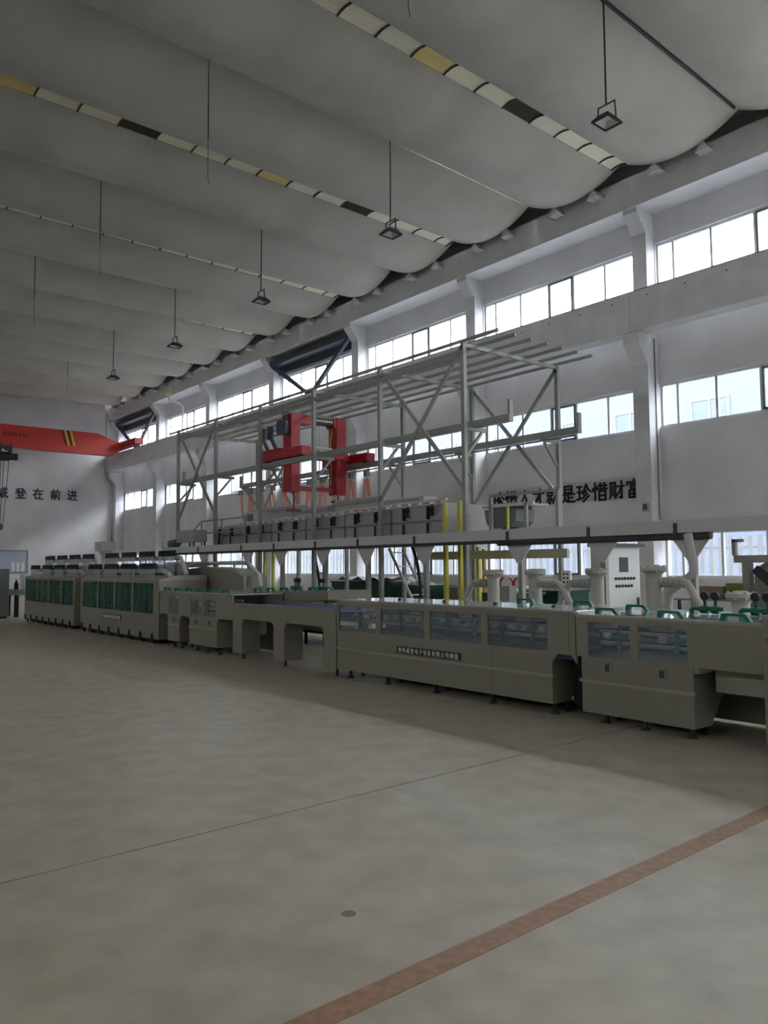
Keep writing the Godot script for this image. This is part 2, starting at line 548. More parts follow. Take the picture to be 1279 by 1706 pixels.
func build_shell() -> void:
	# floor: two poured slabs with a sawn joint between them
	var fl := holder("floor", "large grey polished concrete floor with a sawn joint", "floor")
	for q in [[8.0, -4.361], [-4.377, -47.3]]:
		var s := ms()
		box(s, -19.8, 18.1, -0.2, 0.0, q[0], q[1])
		obj("floor_slab", s, M.floor, fl)
	var j := ms()
	box(j, -19.8, 18.1, -0.2, -0.006, -4.377, -4.361)
	obj("floor_joint", j, M.joint, fl)
	var sp := ms()
	lathe(sp, Vector3(2.21, 0.0, -2.94), [Vector2(0.035, 0), Vector2(0.033, 0.0008), Vector2(0, 0.001)], 14)
	obj("oil_stain", sp, mat(Color(0.47, 0.45, 0.41), 0.5), fl)
	var ol := ms()
	box(ol, -1.0, 6.4, 0.0, 0.002, -2.405, -2.285)
	place(obj("trim_1", ol, M.orange_line), "", "worn orange line painted across the concrete floor", "floor marking")
	# right wall, solid bands and piers round three tiers of windows
	var wr := holder("wall_right", "long white side wall pierced by three tiers of windows", "wall")
	var s := ms()
	var bands := [[0.0, 1.24], [2.38, 5.04], [6.16, 8.42], [9.84, 12.6]]
	for b in bands:
		box(s, 17.8, 18.1, b[0], b[1], -47.3, 8.0)
	for k in 11:
		var zc := COLZ + 18.0 - 6.0 * k
		for t in TIERS:
			box(s, 17.8, 18.1, t[0], t[1], zc - 0.22, zc + 0.22)
	box(s, 17.8, 18.1, 0, 12.6, 7.57, 8.0)
	obj("wall_panel", s, M.wall, wr)
	var lt := ms()
	box(lt, 17.72, 17.8, 2.38, 2.66, -47.0, 7.6)
	obj("lintel", lt, M.wall, wr)
	# the side bay left of the camera: plain wall with a high strip of windows
	s = ms()
	box(s, -19.8, -19.5, 0.0, 9.45, -47.3, 8.0)
	box(s, -19.8, -19.5, 10.0, 12.6, -47.3, 8.0)
	for k in 11:
		box(s, -19.8, -19.5, 9.45, 10.0, COLZ + 18.0 - 6.0 * k - 0.3, COLZ + 18.0 - 6.0 * k + 0.3)
	place(obj("wall_left", s, M.wall), "", "white wall of the neighbouring bay, far left of the camera", "wall")
	# end walls
	s = ms()
	box(s, -19.8, 18.1, 0, 12.6, -47.3, -47.0)
	place(obj("wall_back", s, M.wall), "", "white end wall carrying dark lettering behind the orange crane", "wall")
	s = ms()
	box(s, -19.8, 18.1, 0, 12.6, 7.7, 8.0)
	place(obj("wall_front", s, M.wall), "", "white end wall behind the camera", "wall")
	# columns, crane beam and eaves beam on the right side
	for k in 9:
		var zc := COLZ + 6.0 - 6.0 * k
		var c := holder("column", "", "column")
		tag(c, ["white concrete column just outside the right edge of the picture", "white concrete column nearest on the right wall, beside the wall lettering", "white concrete column second from the right, behind the scaffold's right end", "white concrete column on the near side of the larger dark bracing bay", "white concrete column on the far side of the larger dark bracing bay", "white concrete column fifth from the right along the window wall", "white concrete column on the near side of the far bracing bay", "white concrete corner column by the end wall", "white concrete column"][mini(k, 8)], "column")
		var lo := ms()
		var zw := Vector3(0, 0, 0.44)
		prism(lo, [Vector2(17.85, 0), Vector2(17.85, 7.38), Vector2(16.9, 7.38), Vector2(16.9, 7.12), Vector2(17.3, 6.62), Vector2(17.3, 0)], Vector3(0, 0, zc - 0.22), Vector3.RIGHT, Vector3.UP, zw)
		obj("column_shaft", lo, M.column, c)
		var up := ms()
		prism(up, [Vector2(17.85, 7.38), Vector2(17.85, 10.62), Vector2(17.04, 10.62), Vector2(17.04, 10.5), Vector2(17.42, 10.05), Vector2(17.42, 7.38)], Vector3(0, 0, zc - 0.2), Vector3.RIGHT, Vector3.UP, Vector3(0, 0, 0.40))
		obj("upper_shaft", up, M.column, c)
		if k == 7:
			break
	var cb := holder("crane_beam", "deep grey white concrete crane beam running along the window wall", "beam")
	var eb := holder("eaves_beam", "white concrete eaves beam under the ends of the roof slabs", "beam")
	for k in 9:
		var za := COLZ + 12.0 - 6.0 * k
		var zb := maxf(za - 6.0, -47.0)
		var b := ms()
		box(b, 16.9, 17.36, 7.40, 8.40, za - 0.006, zb + 0.006)
		obj("beam_span", b, M.column, cb)
		var e := ms()
		box(e, 17.0, 17.8, 10.62, 11.42, za - 0.004, zb + 0.004)
		obj("beam_span", e, M.column, eb)
		var d := ms()
		for i in 6:
			var z := za - 0.5 - i
			lathe(d, Vector3(16.9, 8.22, z), [Vector2(0.0, 0.004), Vector2(0.022, 0.003), Vector2(0.022, 0.0)], 6, Vector3.LEFT)
		obj("insert_holes", d, M.darkgrey, cb)
	var rl := ms()
	box(rl, 17.02, 17.1, 8.40, 8.47, 7.0, -46.9)
	obj("crane_rail", rl, M.darkgrey, cb)
	# windows
	var tiername := ["low", "middle", "upper"]
	for t in 3:
		for k in 7:
			var zf := COLZ - 6.0 * (k - 1) - 6.0
			window_unit(17.8, zf, TIERS[t][0], TIERS[t][1], "%s white framed strip window in bay %s of the right wall" % [tiername[t], ["nearest the camera, cut off by the frame", "beside the wall lettering, left of the nearest column", "behind the right half of the scaffold", "with the larger dark bracing", "just left of the larger dark bracing", "with the white downpipe", "by the end wall with the far bracing"][k]])
	# outside: yard, fence and the building across it
	var g := ms()
	box(g, 18.1, 70, -0.3, -0.12, -90, 30)
	box(g, -50, -19.8, -0.3, -0.12, -90, 30)
	place(obj("ground", g, M.ground), "", "pale yard outside the windows", "ground")
	var fe := thing("fence", "white slatted fence outside the lowest windows", "fence")
	var sl := ms()
	for i in 150:
		var z := 3.0 - i * 0.28
		box(sl, 21.4, 21.43, -0.12, 2.35, z, z - 0.15)
	var slats := obj("fence_slat", sl, M.fence, fe)
	slats.set_meta("kind", "stuff")
	for y in [0.35, 2.0]:
		var r := ms()
		box(r, 21.43, 21.48, y, y + 0.06, 3, -39)
		obj("fence_rail", r, M.fence, fe)
	var bd := thing("building", "pale factory building across the yard, seen through the middle windows", "building")
	var w := ms()
	box(w, 33, 40, -0.12, 13.2, 12, -150)
	obj("facade", w, M.facade, bd)
	for i in 30:
		for q in [[3.4, 5.2], [7.0, 8.9], [10.4, 12.0]]:
			var z := 8.0 - i * 4.0
			var f := ms()
			for p in [[0.0, 0.08], [0.86, 0.94], [1.72, 1.8]]:
				box(f, 32.93, 33.0, q[0], q[1], z - p[0], z - p[1])
			box(f, 32.93, 33.0, q[0] - 0.08, q[0], z, z - 1.8)
			box(f, 32.93, 33.0, q[1], q[1] + 0.08, z, z - 1.8)
			var fo := obj("building_window", f, M.alu, bd)
			var pn := ms()
			box(pn, 32.97, 33.0, q[0], q[1], z - 0.08, z - 1.72)
			obj("building_pane", pn, M.farglass, fo)

func build_wall_details() -> void:
	# steel V bracing in two bays
	for q in [[-22.65, "dark steel V bracing in the bay behind the scaffold's middle"], [-40.65, "dark steel V bracing in the far bay above the orange crane's end"]]:
		var zr: float = q[0] - 0.25
		var zl: float = q[0] - 5.75
		var t := thing("column_bracing", q[1], "bracing")
		var s := ms()
		box(s, 17.2, 17.75, 10.2, 10.42, zl, zr)
		box(s, 17.66, 17.74, 9.9, 10.2, zl, zr)
		obj("tie_beam", s, M.steelblue, t)
		var mid := Vector3(17.45, 8.52, (zr + zl) / 2)
		for z in [zr, zl]:
			var d := ms()
			bar(d, Vector3(17.35, 10.25, z), mid, 0.12, 0.16)
			obj("diagonal", d, M.steelblue, t)
		var gs := ms()
		box(gs, 17.4, 17.46, 8.42, 8.75, mid.z - 0.35, mid.z + 0.35)
		obj("gusset", gs, M.steelblue, t)
	# conduit, downpipes
	var s := ms()
	tube(s, [Vector3(17.6, 2.7, -10.41), Vector3(17.6, 7.3, -10.41)], 0.014, 8)
	tag(obj("conduit", s, M.alu), "thin vertical conduit on the near side of the nearest column", "pipe")
	var ob := thing("outlet_box", "small grey switch box on the nearest column's face", "switch box", Vector3(17.3, 2.9, -10.6))
	s = ms()
	rbox(s, -0.05, 0.0, 0.0, 0.22, -0.09, 0.09, 0.008)
	obj("box_body", s, M.steel, ob)
	s = ms()
	box(s, -0.056, -0.05, 0.04, 0.18, -0.055, 0.055)
	obj("cover", s, M.darkgrey, ob)
	s = ms()
	tube(s, [Vector3(16.9, 11.05, -46.93), Vector3(16.9, 9.6, -46.93), Vector3(17.3, 9.1, -46.93), Vector3(17.3, 8.5, -46.93)], 0.06, 10)
	tag(obj("downpipe", s, M.plat), "upper grey downpipe in the far corner above the crane beam", "pipe")
	s = ms()
	tube(s, [Vector3(16.83, 7.6, -46.93), Vector3(16.83, 6.8, -46.93), Vector3(17.2, 6.3, -46.93), Vector3(17.2, 0.0, -46.93)], 0.06, 10)
	tag(obj("downpipe", s, M.plat), "lower grey downpipe in the far corner, down to the floor", "pipe")
	var dp := thing("rain_hopper", "cream rainwater hopper and pipe on the eaves beam of a far bay", "downpipe")
	s = ms()
	rbox(s, 16.73, 16.99, 10.66, 11.05, -38.2, -37.75, 0.03)
	obj("hopper", s, M.boxlight, dp)
	s = ms()
	tube(s, [Vector3(16.86, 10.67, -37.95), Vector3(16.88, 10.4, -37.95), Vector3(17.5, 10.25, -37.95), Vector3(17.66, 10.1, -37.95), Vector3(17.66, 8.5, -37.95)], 0.07, 10)
	obj("pipe", s, M.white, dp)
	# lettering
	var wt := thing("slogan_lettering", "dark slogan characters on the white end wall under the orange crane", "lettering")
	var keys := ["wei", "deng", "zai", "qian", "jin"]
	for i in 5:
		s = ms()
		glyph(s, keys[i], Vector3(11.08 + i * 0.955, 5.86 + 0.012 * i, -46.996), Vector3.RIGHT, Vector3.UP, 0.64, 0.065, 0.02)
		obj("character", s, M.text, wt)
	var rt := thing("slogan_lettering", "dark blue slogan characters on the right wall beside the nearest column", "lettering")
	keys = ["zhen", "xi", "ren", "cai", "jiu", "shi", "zhen", "xi", "fortune", "fu"]
	for i in 10:
		s = ms()
		glyph(s, keys[i], Vector3(17.796, 3.56, -15.93 + i * 0.522), Vector3.BACK, Vector3.UP, 0.50, 0.055, 0.02)
		obj("character", s, M.text, rt)
	# notice board on the end wall
	var nb := thing("notice_board", "grey framed notice board low on the white end wall", "notice board", Vector3(11.2, 1.32, -47.0))
	s = ms()
	for q in [[-1.3, 1.3, 0, 0.05], [-1.3, 1.3, 1.25, 1.3], [-1.3, -1.25, 0.05, 1.25], [1.25, 1.3, 0.05, 1.25]]:
		box(s, q[0], q[1], q[2], q[3], 0, 0.05)
	obj("board_frame", s, M.alu, nb)
	s = ms()
	box(s, -1.25, 1.25, 0.05, 1.25, 0, 0.025)
	obj("panel", s, M.board, nb)
	for i in 3:
		s = ms()
		box(s, 0.45 + i * 0.26, 0.6 + i * 0.26, 0.12, 0.62, 0.025, 0.03)
		obj("sheet", s, M.white, nb)
	# hanging floodlights
	var first: Node3D = null
	var where := ["nearest hanging black floodlight, high at the upper right", "second hanging black floodlight, left of the thin skylight's right end", "third hanging black floodlight over the scaffold's middle", "fourth hanging black floodlight over the scaffold's left end", "farthest hanging black floodlight above the orange crane's end"]
	for k in 5:
		var at := Vector3(11.6, 9.5, -7.65 - 6.0 * k)
		if first == null:
			first = thing("floodlight", where[0], "lamp", at, "floodlights hanging in a row")
			var rod := ms()
			tube(rod, [Vector3(-0.01, 0.33, 0), Vector3(0, 1.4, 0), Vector3(0, 2.34, 0)], 0.017, 8)
			obj("hanging_rod", rod, M.darkgrey, first)
			var br := ms()
			bar(br, Vector3(0, 0.02, -0.19), Vector3(0, 0.32, -0.17), 0.03, 0.012)
			bar(br, Vector3(0, 0.02, 0.19), Vector3(0, 0.32, 0.17), 0.03, 0.012)
			bar(br, Vector3(0, 0.32, -0.185), Vector3(0, 0.32, 0.185), 0.03, 0.012)
			obj("bracket", br, M.dark, first)
			var hd := ms()
			var a := [Vector3(-0.22, 0, 0.18), Vector3(0.22, 0, 0.18), Vector3(0.22, 0, -0.18), Vector3(-0.22, 0, -0.18)]
			var b2 := [Vector3(-0.12, 0.11, 0.10), Vector3(0.12, 0.11, 0.10), Vector3(0.12, 0.11, -0.10), Vector3(-0.12, 0.11, -0.10)]
			for i in 4:
				quad(hd, a[i], a[(i + 1) % 4], b2[(i + 1) % 4], b2[i])
			quad(hd, b2[0], b2[1], b2[2], b2[3])
			for q in [[-0.22, 0.22, 0.15, 0.18], [-0.22, 0.22, -0.18, -0.15], [-0.22, -0.18, -0.15, 0.15], [0.18, 0.22, -0.15, 0.15]]:
				box(hd, q[0], q[1], -0.03, 0.0, q[2], q[3])
			obj("housing", hd, M.dark, first)
			var rf := ms()
			var c := [Vector3(-0.18, -0.01, 0.15), Vector3(0.18, -0.01, 0.15), Vector3(0.18, -0.01, -0.15), Vector3(-0.18, -0.01, -0.15)]
			var d := [Vector3(-0.09, 0.07, 0.07), Vector3(0.09, 0.07, 0.07), Vector3(0.09, 0.07, -0.07), Vector3(-0.09, 0.07, -0.07)]
			for i in 4:
				quad(rf, d[i], d[(i + 1) % 4], c[(i + 1) % 4], c[i])
			quad(rf, d[3], d[2], d[1], d[0])
			obj("reflector", rf, M.led, first)
		else:
			dup(first, at, where[k])
	# bare rods with no lamp
	var bw := ["bare hanging rod over the thin long skylight, left of centre", "bare hanging rod second from the left under the ceiling", "bare hanging rod leftmost under the ceiling", "short end of a bare rod at the top edge of the picture", "short bare rod above the end wall and the orange crane"]
	var bz := [-13.65, -19.65, -25.65, -7.65, -37.65]
	var bx := [6.83, 6.8, 6.83, 6.86, 11.6]
	var by := [9.2, 9.15, 9.27, 9.25, 9.9]
	for k in 5:
		var r := thing("ceiling_rod", bw[k], "rod", Vector3(bx[k], by[k], bz[k]), "bare rods hanging from the ceiling seams")
		s = ms()
		tube(s, [Vector3(0, 0.95, 0), Vector3(0, 11.84 - by[k], 0)], 0.014, 6)
		obj("rod", s, M.darkgrey, r)
		s = ms()
		tube(s, [Vector3(0.03, 0.0, 0), Vector3(0, 0.15, 0), Vector3(0, 0.95, 0)], 0.006, 5)
		obj("cable_end", s, M.darkgrey, r)
	# wire clipped along the unlit seam nearest the camera
	s = ms()
	var pts := []
	for i in 12:
		var x := 3.0 + i * 1.23
		pts.append(Vector3(x, seam_y(x) - 0.04, -7.65))
	tube(s, pts, 0.035, 6)
	tag(obj("seam_cable", s, M.darkgrey), "dark cable run along the ceiling seam at the upper right", "cable")

func build_crane() -> void:
	var t := thing("overhead_crane", "orange single girder overhead crane bridge at the far left", "crane")
	var s := ms()
	var zc := -43.4
	prism(s, [Vector2(-0.6, 7.98), Vector2(15.95, 7.98), Vector2(16.55, 8.42), Vector2(16.55, 8.62), Vector2(15.0, 9.12), Vector2(-0.6, 9.12)], Vector3(0, 0, zc - 0.2), Vector3.RIGHT, Vector3.UP, Vector3(0, 0, 0.4))
	obj("girder", s, M.crane, t)
	s = ms()
	box(s, -0.6, 15.9, 7.92, 7.98, zc - 0.26, zc + 0.26)
	obj("bottom_flange", s, M.crane, t)
	s = ms()
	rbox(s, 16.42, 16.95, 8.47, 8.80, zc - 2.0, zc + 2.0, 0.03)
	obj("end_carriage", s, M.red, t)
	for k in 4:
		s = ms()
		var x := 13.05 + k * 0.15
		var w := 0.1
		prism(s, [Vector2(x + 0.22, 8.28), Vector2(x + 0.22 + w, 8.28), Vector2(x + w, 9.12), Vector2(x, 9.12)], Vector3(0, 0, zc + 0.2), Vector3.RIGHT, Vector3.UP, Vector3(0, 0, 0.004))
		obj("warning_stripe", s, M.dark if k % 2 == 0 else M.yellow, t)
	s = ms()
	for i in 7:                                    # worn maker's lettering, unreadable in the photograph
		var x := 10.15 + i * 0.19
		box(s, x, x + 0.12, 8.52, 8.72, zc + 0.2, zc + 0.203)
	obj("worn_lettering", s, mat(Color(0.45, 0.10, 0.05), 0.6), t)
	var h := thing("hoist", "dark green electric hoist hanging under the orange crane bridge", "hoist")
	s = ms()
	lathe(s, Vector3(9.6, 7.45, zc), [Vector2(0, 0), Vector2(0.24, 0), Vector2(0.24, 0.9), Vector2(0.18, 0.9), Vector2(0.18, 1.3), Vector2(0.0, 1.32)], 14, Vector3.RIGHT)
	obj("drum", s, M.dark, h)
	s = ms()
	for k in 2:
		box(s, 10.0 + k * 0.5, 10.08 + k * 0.5, 7.62, 8.1, zc - 0.3, zc + 0.3)
		lathe(s, Vector3(10.3 + k * 0.35 - 0.35, 7.84, zc + 0.3), [Vector2(0, 0), Vector2(0.14, 0), Vector2(0.14, 0.1), Vector2(0, 0.1)], 12, Vector3.BACK)
	obj("trolley", s, M.dkgreen, h)
	s = ms()
	for x in [9.98, 10.12, 10.26, 10.5]:
		tube(s, [Vector3(x, 7.25, zc), Vector3(10.05 + (x - 10.1) * 0.6, 3.9, zc)], 0.018, 5)
	obj("rope", s, M.darkgrey, h)
	s = ms()
	lathe(s, Vector3(10.1, 3.75, zc - 0.08), [Vector2(0, 0), Vector2(0.2, 0), Vector2(0.2, 0.16), Vector2(0, 0.16)], 14, Vector3.BACK)
	obj("hook_block", s, mat(Color(0.45, 0.24, 0.16), 0.5), h)
	s = ms()
	var pts := []
	for i in 10:
		var a := PI * 0.5 - i * PI * 1.35 / 9
		pts.append(Vector3(10.05 + cos(a) * 0.11, 3.28 + sin(a) * 0.13, zc))
	tube(s, [Vector3(10.05, 3.6, zc)] + pts, 0.03, 6)
	obj("hook", s, M.dark, h)
	s = ms()
	tube(s, [Vector3(10.02, 3.2, zc), Vector3(10.02, 1.0, zc)], 0.015, 5)
	obj("chain", s, M.darkgrey, h)

# ---------------------------------------------------------------- the plating line: steel frame, platform, tanks, gantry
const FX := 11.0
const BX := 14.0
const POSTZ := [-10.72, -13.37, -16.02, -18.65, -21.29, -23.93]

func build_frame() -> void:
	var t := thing("steel_frame", "tall grey steel frame of square tubes with X braces and open roof tubes", "scaffold")
	var top := 6.08
	for i in 6:
		var z: float = POSTZ[i]
		for x in [FX, BX]:
			var s := ms()
			box(s, x - 0.045, x + 0.045, 0, top, z - 0.045, z + 0.045)
			obj("post", s, M.frame, t)
			s = ms()
			box(s, x - 0.1, x + 0.1, 0, 0.012, z - 0.1, z + 0.1)
			obj("base_plate", s, M.frame, t)
		var c := ms()
		box(c, FX + 0.045, BX - 0.045, top - 0.09, top - 0.01, z - 0.03, z + 0.03)
		obj("cross_beam", c, M.frame, t)
		# brackets that carry the two hoist rails
		for q in [[FX, 1.0], [BX, -1.0]]:
			var b := ms()
			var x: float = q[0]
			var d: float = q[1]
			box(b, x + d * 0.045, x + d * 0.62, 4.30, 4.38, z - 0.03, z + 0.03)
			bar(b, Vector3(x + d * 0.05, 3.78, z), Vector3(x + d * 0.5, 4.29, z), 0.05, 0.05)
			obj("rail_bracket", b, M.frame, t)
	for k in 7:
		var s := ms()
		var x := FX + 0.5 * k
		box(s, x - 0.025, x + 0.025, top, top + 0.06, -9.78, -24.75 + (0.0 if k % 2 else 0.12))
		obj("roof_tube", s, M.frame, t)
	var cs := ms()
	box(cs, FX - 0.03, FX + 0.03, top - 0.30, top - 0.22, POSTZ[0], POSTZ[5])
	obj("eaves_tube", cs, M.frame, t)
	for q in [[FX, 0], [FX, 4], [BX, 0], [BX, 4]]:
		var x: float = q[0]
		var za: float = POSTZ[q[1]]
		var zb: float = POSTZ[q[1] + 1]
		for k in 2:
			var s := ms()
			var o := 0.05 if k == 0 else -0.02
			bar(s, Vector3(x + o, 3.05, za if k == 0 else zb), Vector3(x + o, top - 0.08, zb if k == 0 else za), 0.05, 0.08)
			obj("brace", s, M.frame, t)
	for x in [FX + 0.4, BX - 0.4]:
		var s := ms()
		box(s, x - 0.06, x + 0.06, 4.385, 4.53, -9.84, -24.4)
		obj("hoist_rail", s, M.frame, t)
		for z in [-9.86, -24.38]:
			s = ms()
			box(s, x - 0.05, x + 0.05, 4.53, 4.82, z - 0.03, z + 0.03)
			obj("rail_stop", s, M.frame, t)
	var tr := ms()
	tube(tr, [Vector3(13.5, 4.33, -9.85), Vector3(13.5, 4.28, -24.9)], 0.022, 6)
	obj("cable_track", tr, M.frame, t)

func build_gantry() -> void:
	var z := -17.9
	var t := thing("hoist_gantry", "red travelling hoist gantry riding on the two rails of the steel frame", "gantry")
	var s := ms()
	rbox(s, 11.40, 11.71, 3.65, 5.80, z - 0.22, z + 0.2, 0.02)
	obj("column", s, M.red, t)
	s = ms()
	rbox(s, 12.95, 13.30, 3.62, 5.84, z - 0.22, z + 0.2, 0.02)
	obj("column", s, M.red, t)
	for q in [[11.70, 12.12], [12.86, 12.96]]:
		s = ms()
		box(s, q[0], q[1], 5.55, 5.80, z - 0.2, z + 0.18)
		obj("head_block", s, M.red, t)
	s = ms()
	box(s, 12.10, 12.88, 5.62, 5.78, z - 0.16, z + 0.14)
	obj("top_beam", s, M.darkgrey, t)
	s = ms()
	for i in 9:
		lathe(s, Vector3(12.16 + i * 0.082, 5.70, z + 0.14), [Vector2(0.035, 0), Vector2(0.035, 0.01), Vector2(0, 0.012)], 8, Vector3.BACK)
	obj("cable_chain_link", s, M.white, t)
	for dz in [-0.2, 0.24]:
		s = ms()
		box(s, 11.66, 13.3, 4.62, 4.80, z + dz - 0.06, z + dz + 0.06)
		obj("cross_beam", s, M.red, t)
	s = ms()
	box(s, 11.70, 12.96, 3.70, 3.82, z - 0.06, z + 0.06)
	obj("lower_beam", s, M.red, t)
	for x in [11.4, 13.6]:
		s = ms()
		rbox(s, x - 0.16, x + 0.16, 4.56, 4.80, z - 1.25, z + 0.95, 0.02)
		obj("end_truck", s, M.red, t)
		for dz in [-1.0, 0.7]:
			s = ms()
			lathe(s, Vector3(x - 0.07, 4.61, z + dz), [Vector2(0, 0), Vector2(0.085, 0), Vector2(0.085, 0.14), Vector2(0, 0.14)], 12, Vector3.RIGHT)
			obj("wheel", s, M.dark, t)
	s = ms()
	lathe(s, Vector3(11.25, 5.1, z + 0.02), [Vector2(0, 0.12), Vector2(0.17, 0.12), Vector2(0.19, 0.3), Vector2(0.16, 0.48), Vector2(0, 0.5)], 14)
	box(s, 11.2, 11.4, 5.3, 5.5, z - 0.08, z + 0.12)
	obj("motor", s, M.steelblue, t)
	s = ms()
	for k in 4:
		tube(s, [Vector3(11.22 + 0.06 * k, 5.6, z + 0.05), Vector3(11.22 + 0.06 * k, 5.86, z + 0.05)], 0.012, 5)
	obj("antenna", s, M.darkgrey, t)
	for k in 2:                                    # drive motors tilted on the truck
		s = ms()
		var b := Vector3(11.42, 4.82, z - 0.55 - k * 0.42)
		bar(s, b, b + Vector3(-0.05, 0.42, -0.25), 0.07, 0.09)
		lathe(s, b + Vector3(-0.05, 0.36, -0.28), [Vector2(0, 0), Vector2(0.1, 0.0), Vector2(0.1, 0.36), Vector2(0, 0.38)], 10)
		obj("drive_motor", s, M.steelblue, t)
	s = ms()
	box(s, 11.3, 11.55, 4.80, 4.88, z - 1.1, z - 0.3)
	obj("drive_plate", s, M.red, t)
	for x in [11.62, 13.12]:
		s = ms()
		var hy := 3.16 if x < 12.0 else 3.46
		tube(s, [Vector3(x, 3.66, z), Vector3(x, hy, z)], 0.022, 6)
		box(s, x - 0.2, x + 0.2, hy - 0.06, hy, z - 0.05, z + 0.05)
		obj("lifting_hook", s, mat(Color(0.45, 0.10, 0.09), 0.5), t)
	s = ms()
	for x in [12.3, 12.55]:
		tube(s, [Vector3(x, 5.6, z - 0.1), Vector3(x, 3.85, z - 0.1)], 0.012, 5)
	tube(s, [Vector3(12.93, 5.55, z), Vector3(12.86, 5.1, z), Vector3(12.9, 4.4, z), Vector3(12.86, 3.9, z)], 0.018, 5)
	obj("cable", s, M.yellow_post, t)
	s = ms()
	tube(s, [Vector3(12.0, 4.9, z + 0.22), Vector3(12.75, 4.9, z + 0.22)], 0.035, 8)
	obj("lamp_tube", s, M.white, t)
	var f := thing("festoon_cable", "orange festoon cables hanging in loops from the rear track of the steel frame", "cable")
	for k in 11:
		s = ms()
		for e in 2:
			var pts := []
			var z0 := -24.25 + k * 0.72
			for i in 9:
				var u := i / 8.0
				var drop := (1.0 - pow(absf(2 * u - 1), 2.6)) * (1.10 + 0.12 * sin(k * 2.1 + e))
				pts.append(Vector3(13.48 + e * 0.06, 4.08 - drop - 0.02 * e, z0 + 0.06 + u * 0.6))
			tube(s, pts, 0.015, 5)
		obj("cable_loop", s, M.orange, f)
		s = ms()
		box(s, 13.44, 13.58, 4.12, 4.29, -24.3 + k * 0.72, -24.18 + k * 0.72)
		obj("trolley", s, M.frame, f)

func build_platform() -> void:
	var X := 10.2
	var t := thing("walkway_platform", "long grey steel walkway platform with a light edge fascia and gusseted posts", "platform")
	var ribs := [-4.2, -5.8, -7.27, -8.94, -11.36, -13.19, -14.8, -16.62, -18.26, -20.8, -23.35]
	for i in 10:
		var s := ms()
		box(s, X, X + 0.06, 2.03, 2.215, ribs[i] - 0.012, ribs[i + 1] + 0.012)
		obj("fascia_panel", s, M.plat, t)
		s = ms()
		box(s, X + 0.06, X + 0.75, 2.17, 2.21, ribs[i] - 0.004, ribs[i + 1] + 0.004)
		obj("deck_plate", s, M.plat, t)
	for i in range(1, 10):
		var z: float = ribs[i]
		var s := ms()
		box(s, X - 0.02, X, 1.98, 2.17, z - 0.025, z + 0.025)
		obj("joint_bar", s, M.darkgrey, t)
		var zp := z + 0.18
		s = ms()
		box(s, X + 0.1, X + 0.19, 0, 2.03, zp - 0.045, zp + 0.045)
		obj("post", s, M.frame, t)
		s = ms()
		prism(s, [Vector2(-0.34, 2.03), Vector2(-0.045, 1.62), Vector2(0.045, 1.62), Vector2(0.34, 2.03)], Vector3(X + 0.10, 0, zp), Vector3.BACK, Vector3.UP, Vector3(-0.02, 0, 0))
		obj("gusset", s, M.plat, t)
	var s := ms()
	box(s, X + 0.02, X + 0.14, 1.97, 2.03, -5.4, -23.3)
	obj("edge_channel", s, M.darkgrey, t)
	s = ms()
	tube(s, [Vector3(X + 0.05, 1.98, -5.3), Vector3(X + 0.05, 1.98, -9.2)], 0.055, 10)
	obj("round_pipe", s, M.darkgrey, t)
	# handrails and uprights near the frame's right end
	var h := thing("platform_railing", "grey and yellow railing on the platform right of the tanks", "railing")
	for q in [[11.5, -10.5, 2.95], [11.5, -8.85, 2.95], [11.5, -9.6, 2.78]]:
		s = ms()
		box(s, q[0] - 0.03, q[0] + 0.03, 2.21, q[2], q[1] - 0.03, q[1] + 0.03)
		obj("rail_post", s, M.frame, h)
	s = ms()
	bar(s, Vector3(11.5, 2.97, -10.5), Vector3(11.5, 2.97, -8.8), 0.05, 0.05)
	obj("handrail", s, M.frame, h)
	s = ms()
	bar(s, Vector3(11.5, 2.77, -10.5), Vector3(11.5, 2.77, -9.4), 0.06, 0.06)
	obj("handrail", s, M.plat, h)
	s = ms()
	box(s, 11.5, 11.54, 2.21, 2.74, -10.1, -10.06)
	obj("rail_post", s, M.yellow_post, h)
	# tall yellow uprights between the tanks and the frame end
	var yp := [[11.12, -11.42, "left one of the pair of tall yellow posts at the tank row's right end"], [11.12, -11.0, "right one of the pair of tall yellow posts at the tank row's right end"], [12.6, -11.9, "yellow post behind the white riser pipes, left"], [14.6, -13.6, "orange-yellow post farther back below the platform"], [12.8, -21.4, "yellow post at the tank row's left end"], [12.8, -20.9, "second yellow post at the tank row's left end"]]
	for k in yp.size():
		var q = yp[k]
		s = ms()
		box(s, q[0] - 0.04, q[0] + 0.04, 0, 2.9 if k != 3 and k != 2 else 2.0, q[1] - 0.04, q[1] + 0.04)
		tag(obj("yellow_post", s, M.yellow_post if k != 3 else mat(Color(0.80, 0.60, 0.30), 0.5)), q[2], "post", "yellow posts of the plating line")
	var lb := ms()
	box(lb, 12.2, 12.28, 1.72, 1.9, -9.2, -13.5)
	tag(obj("cable_tray", lb, M.boxlight), "cream cable tray under the platform behind the riser pipes", "tray")

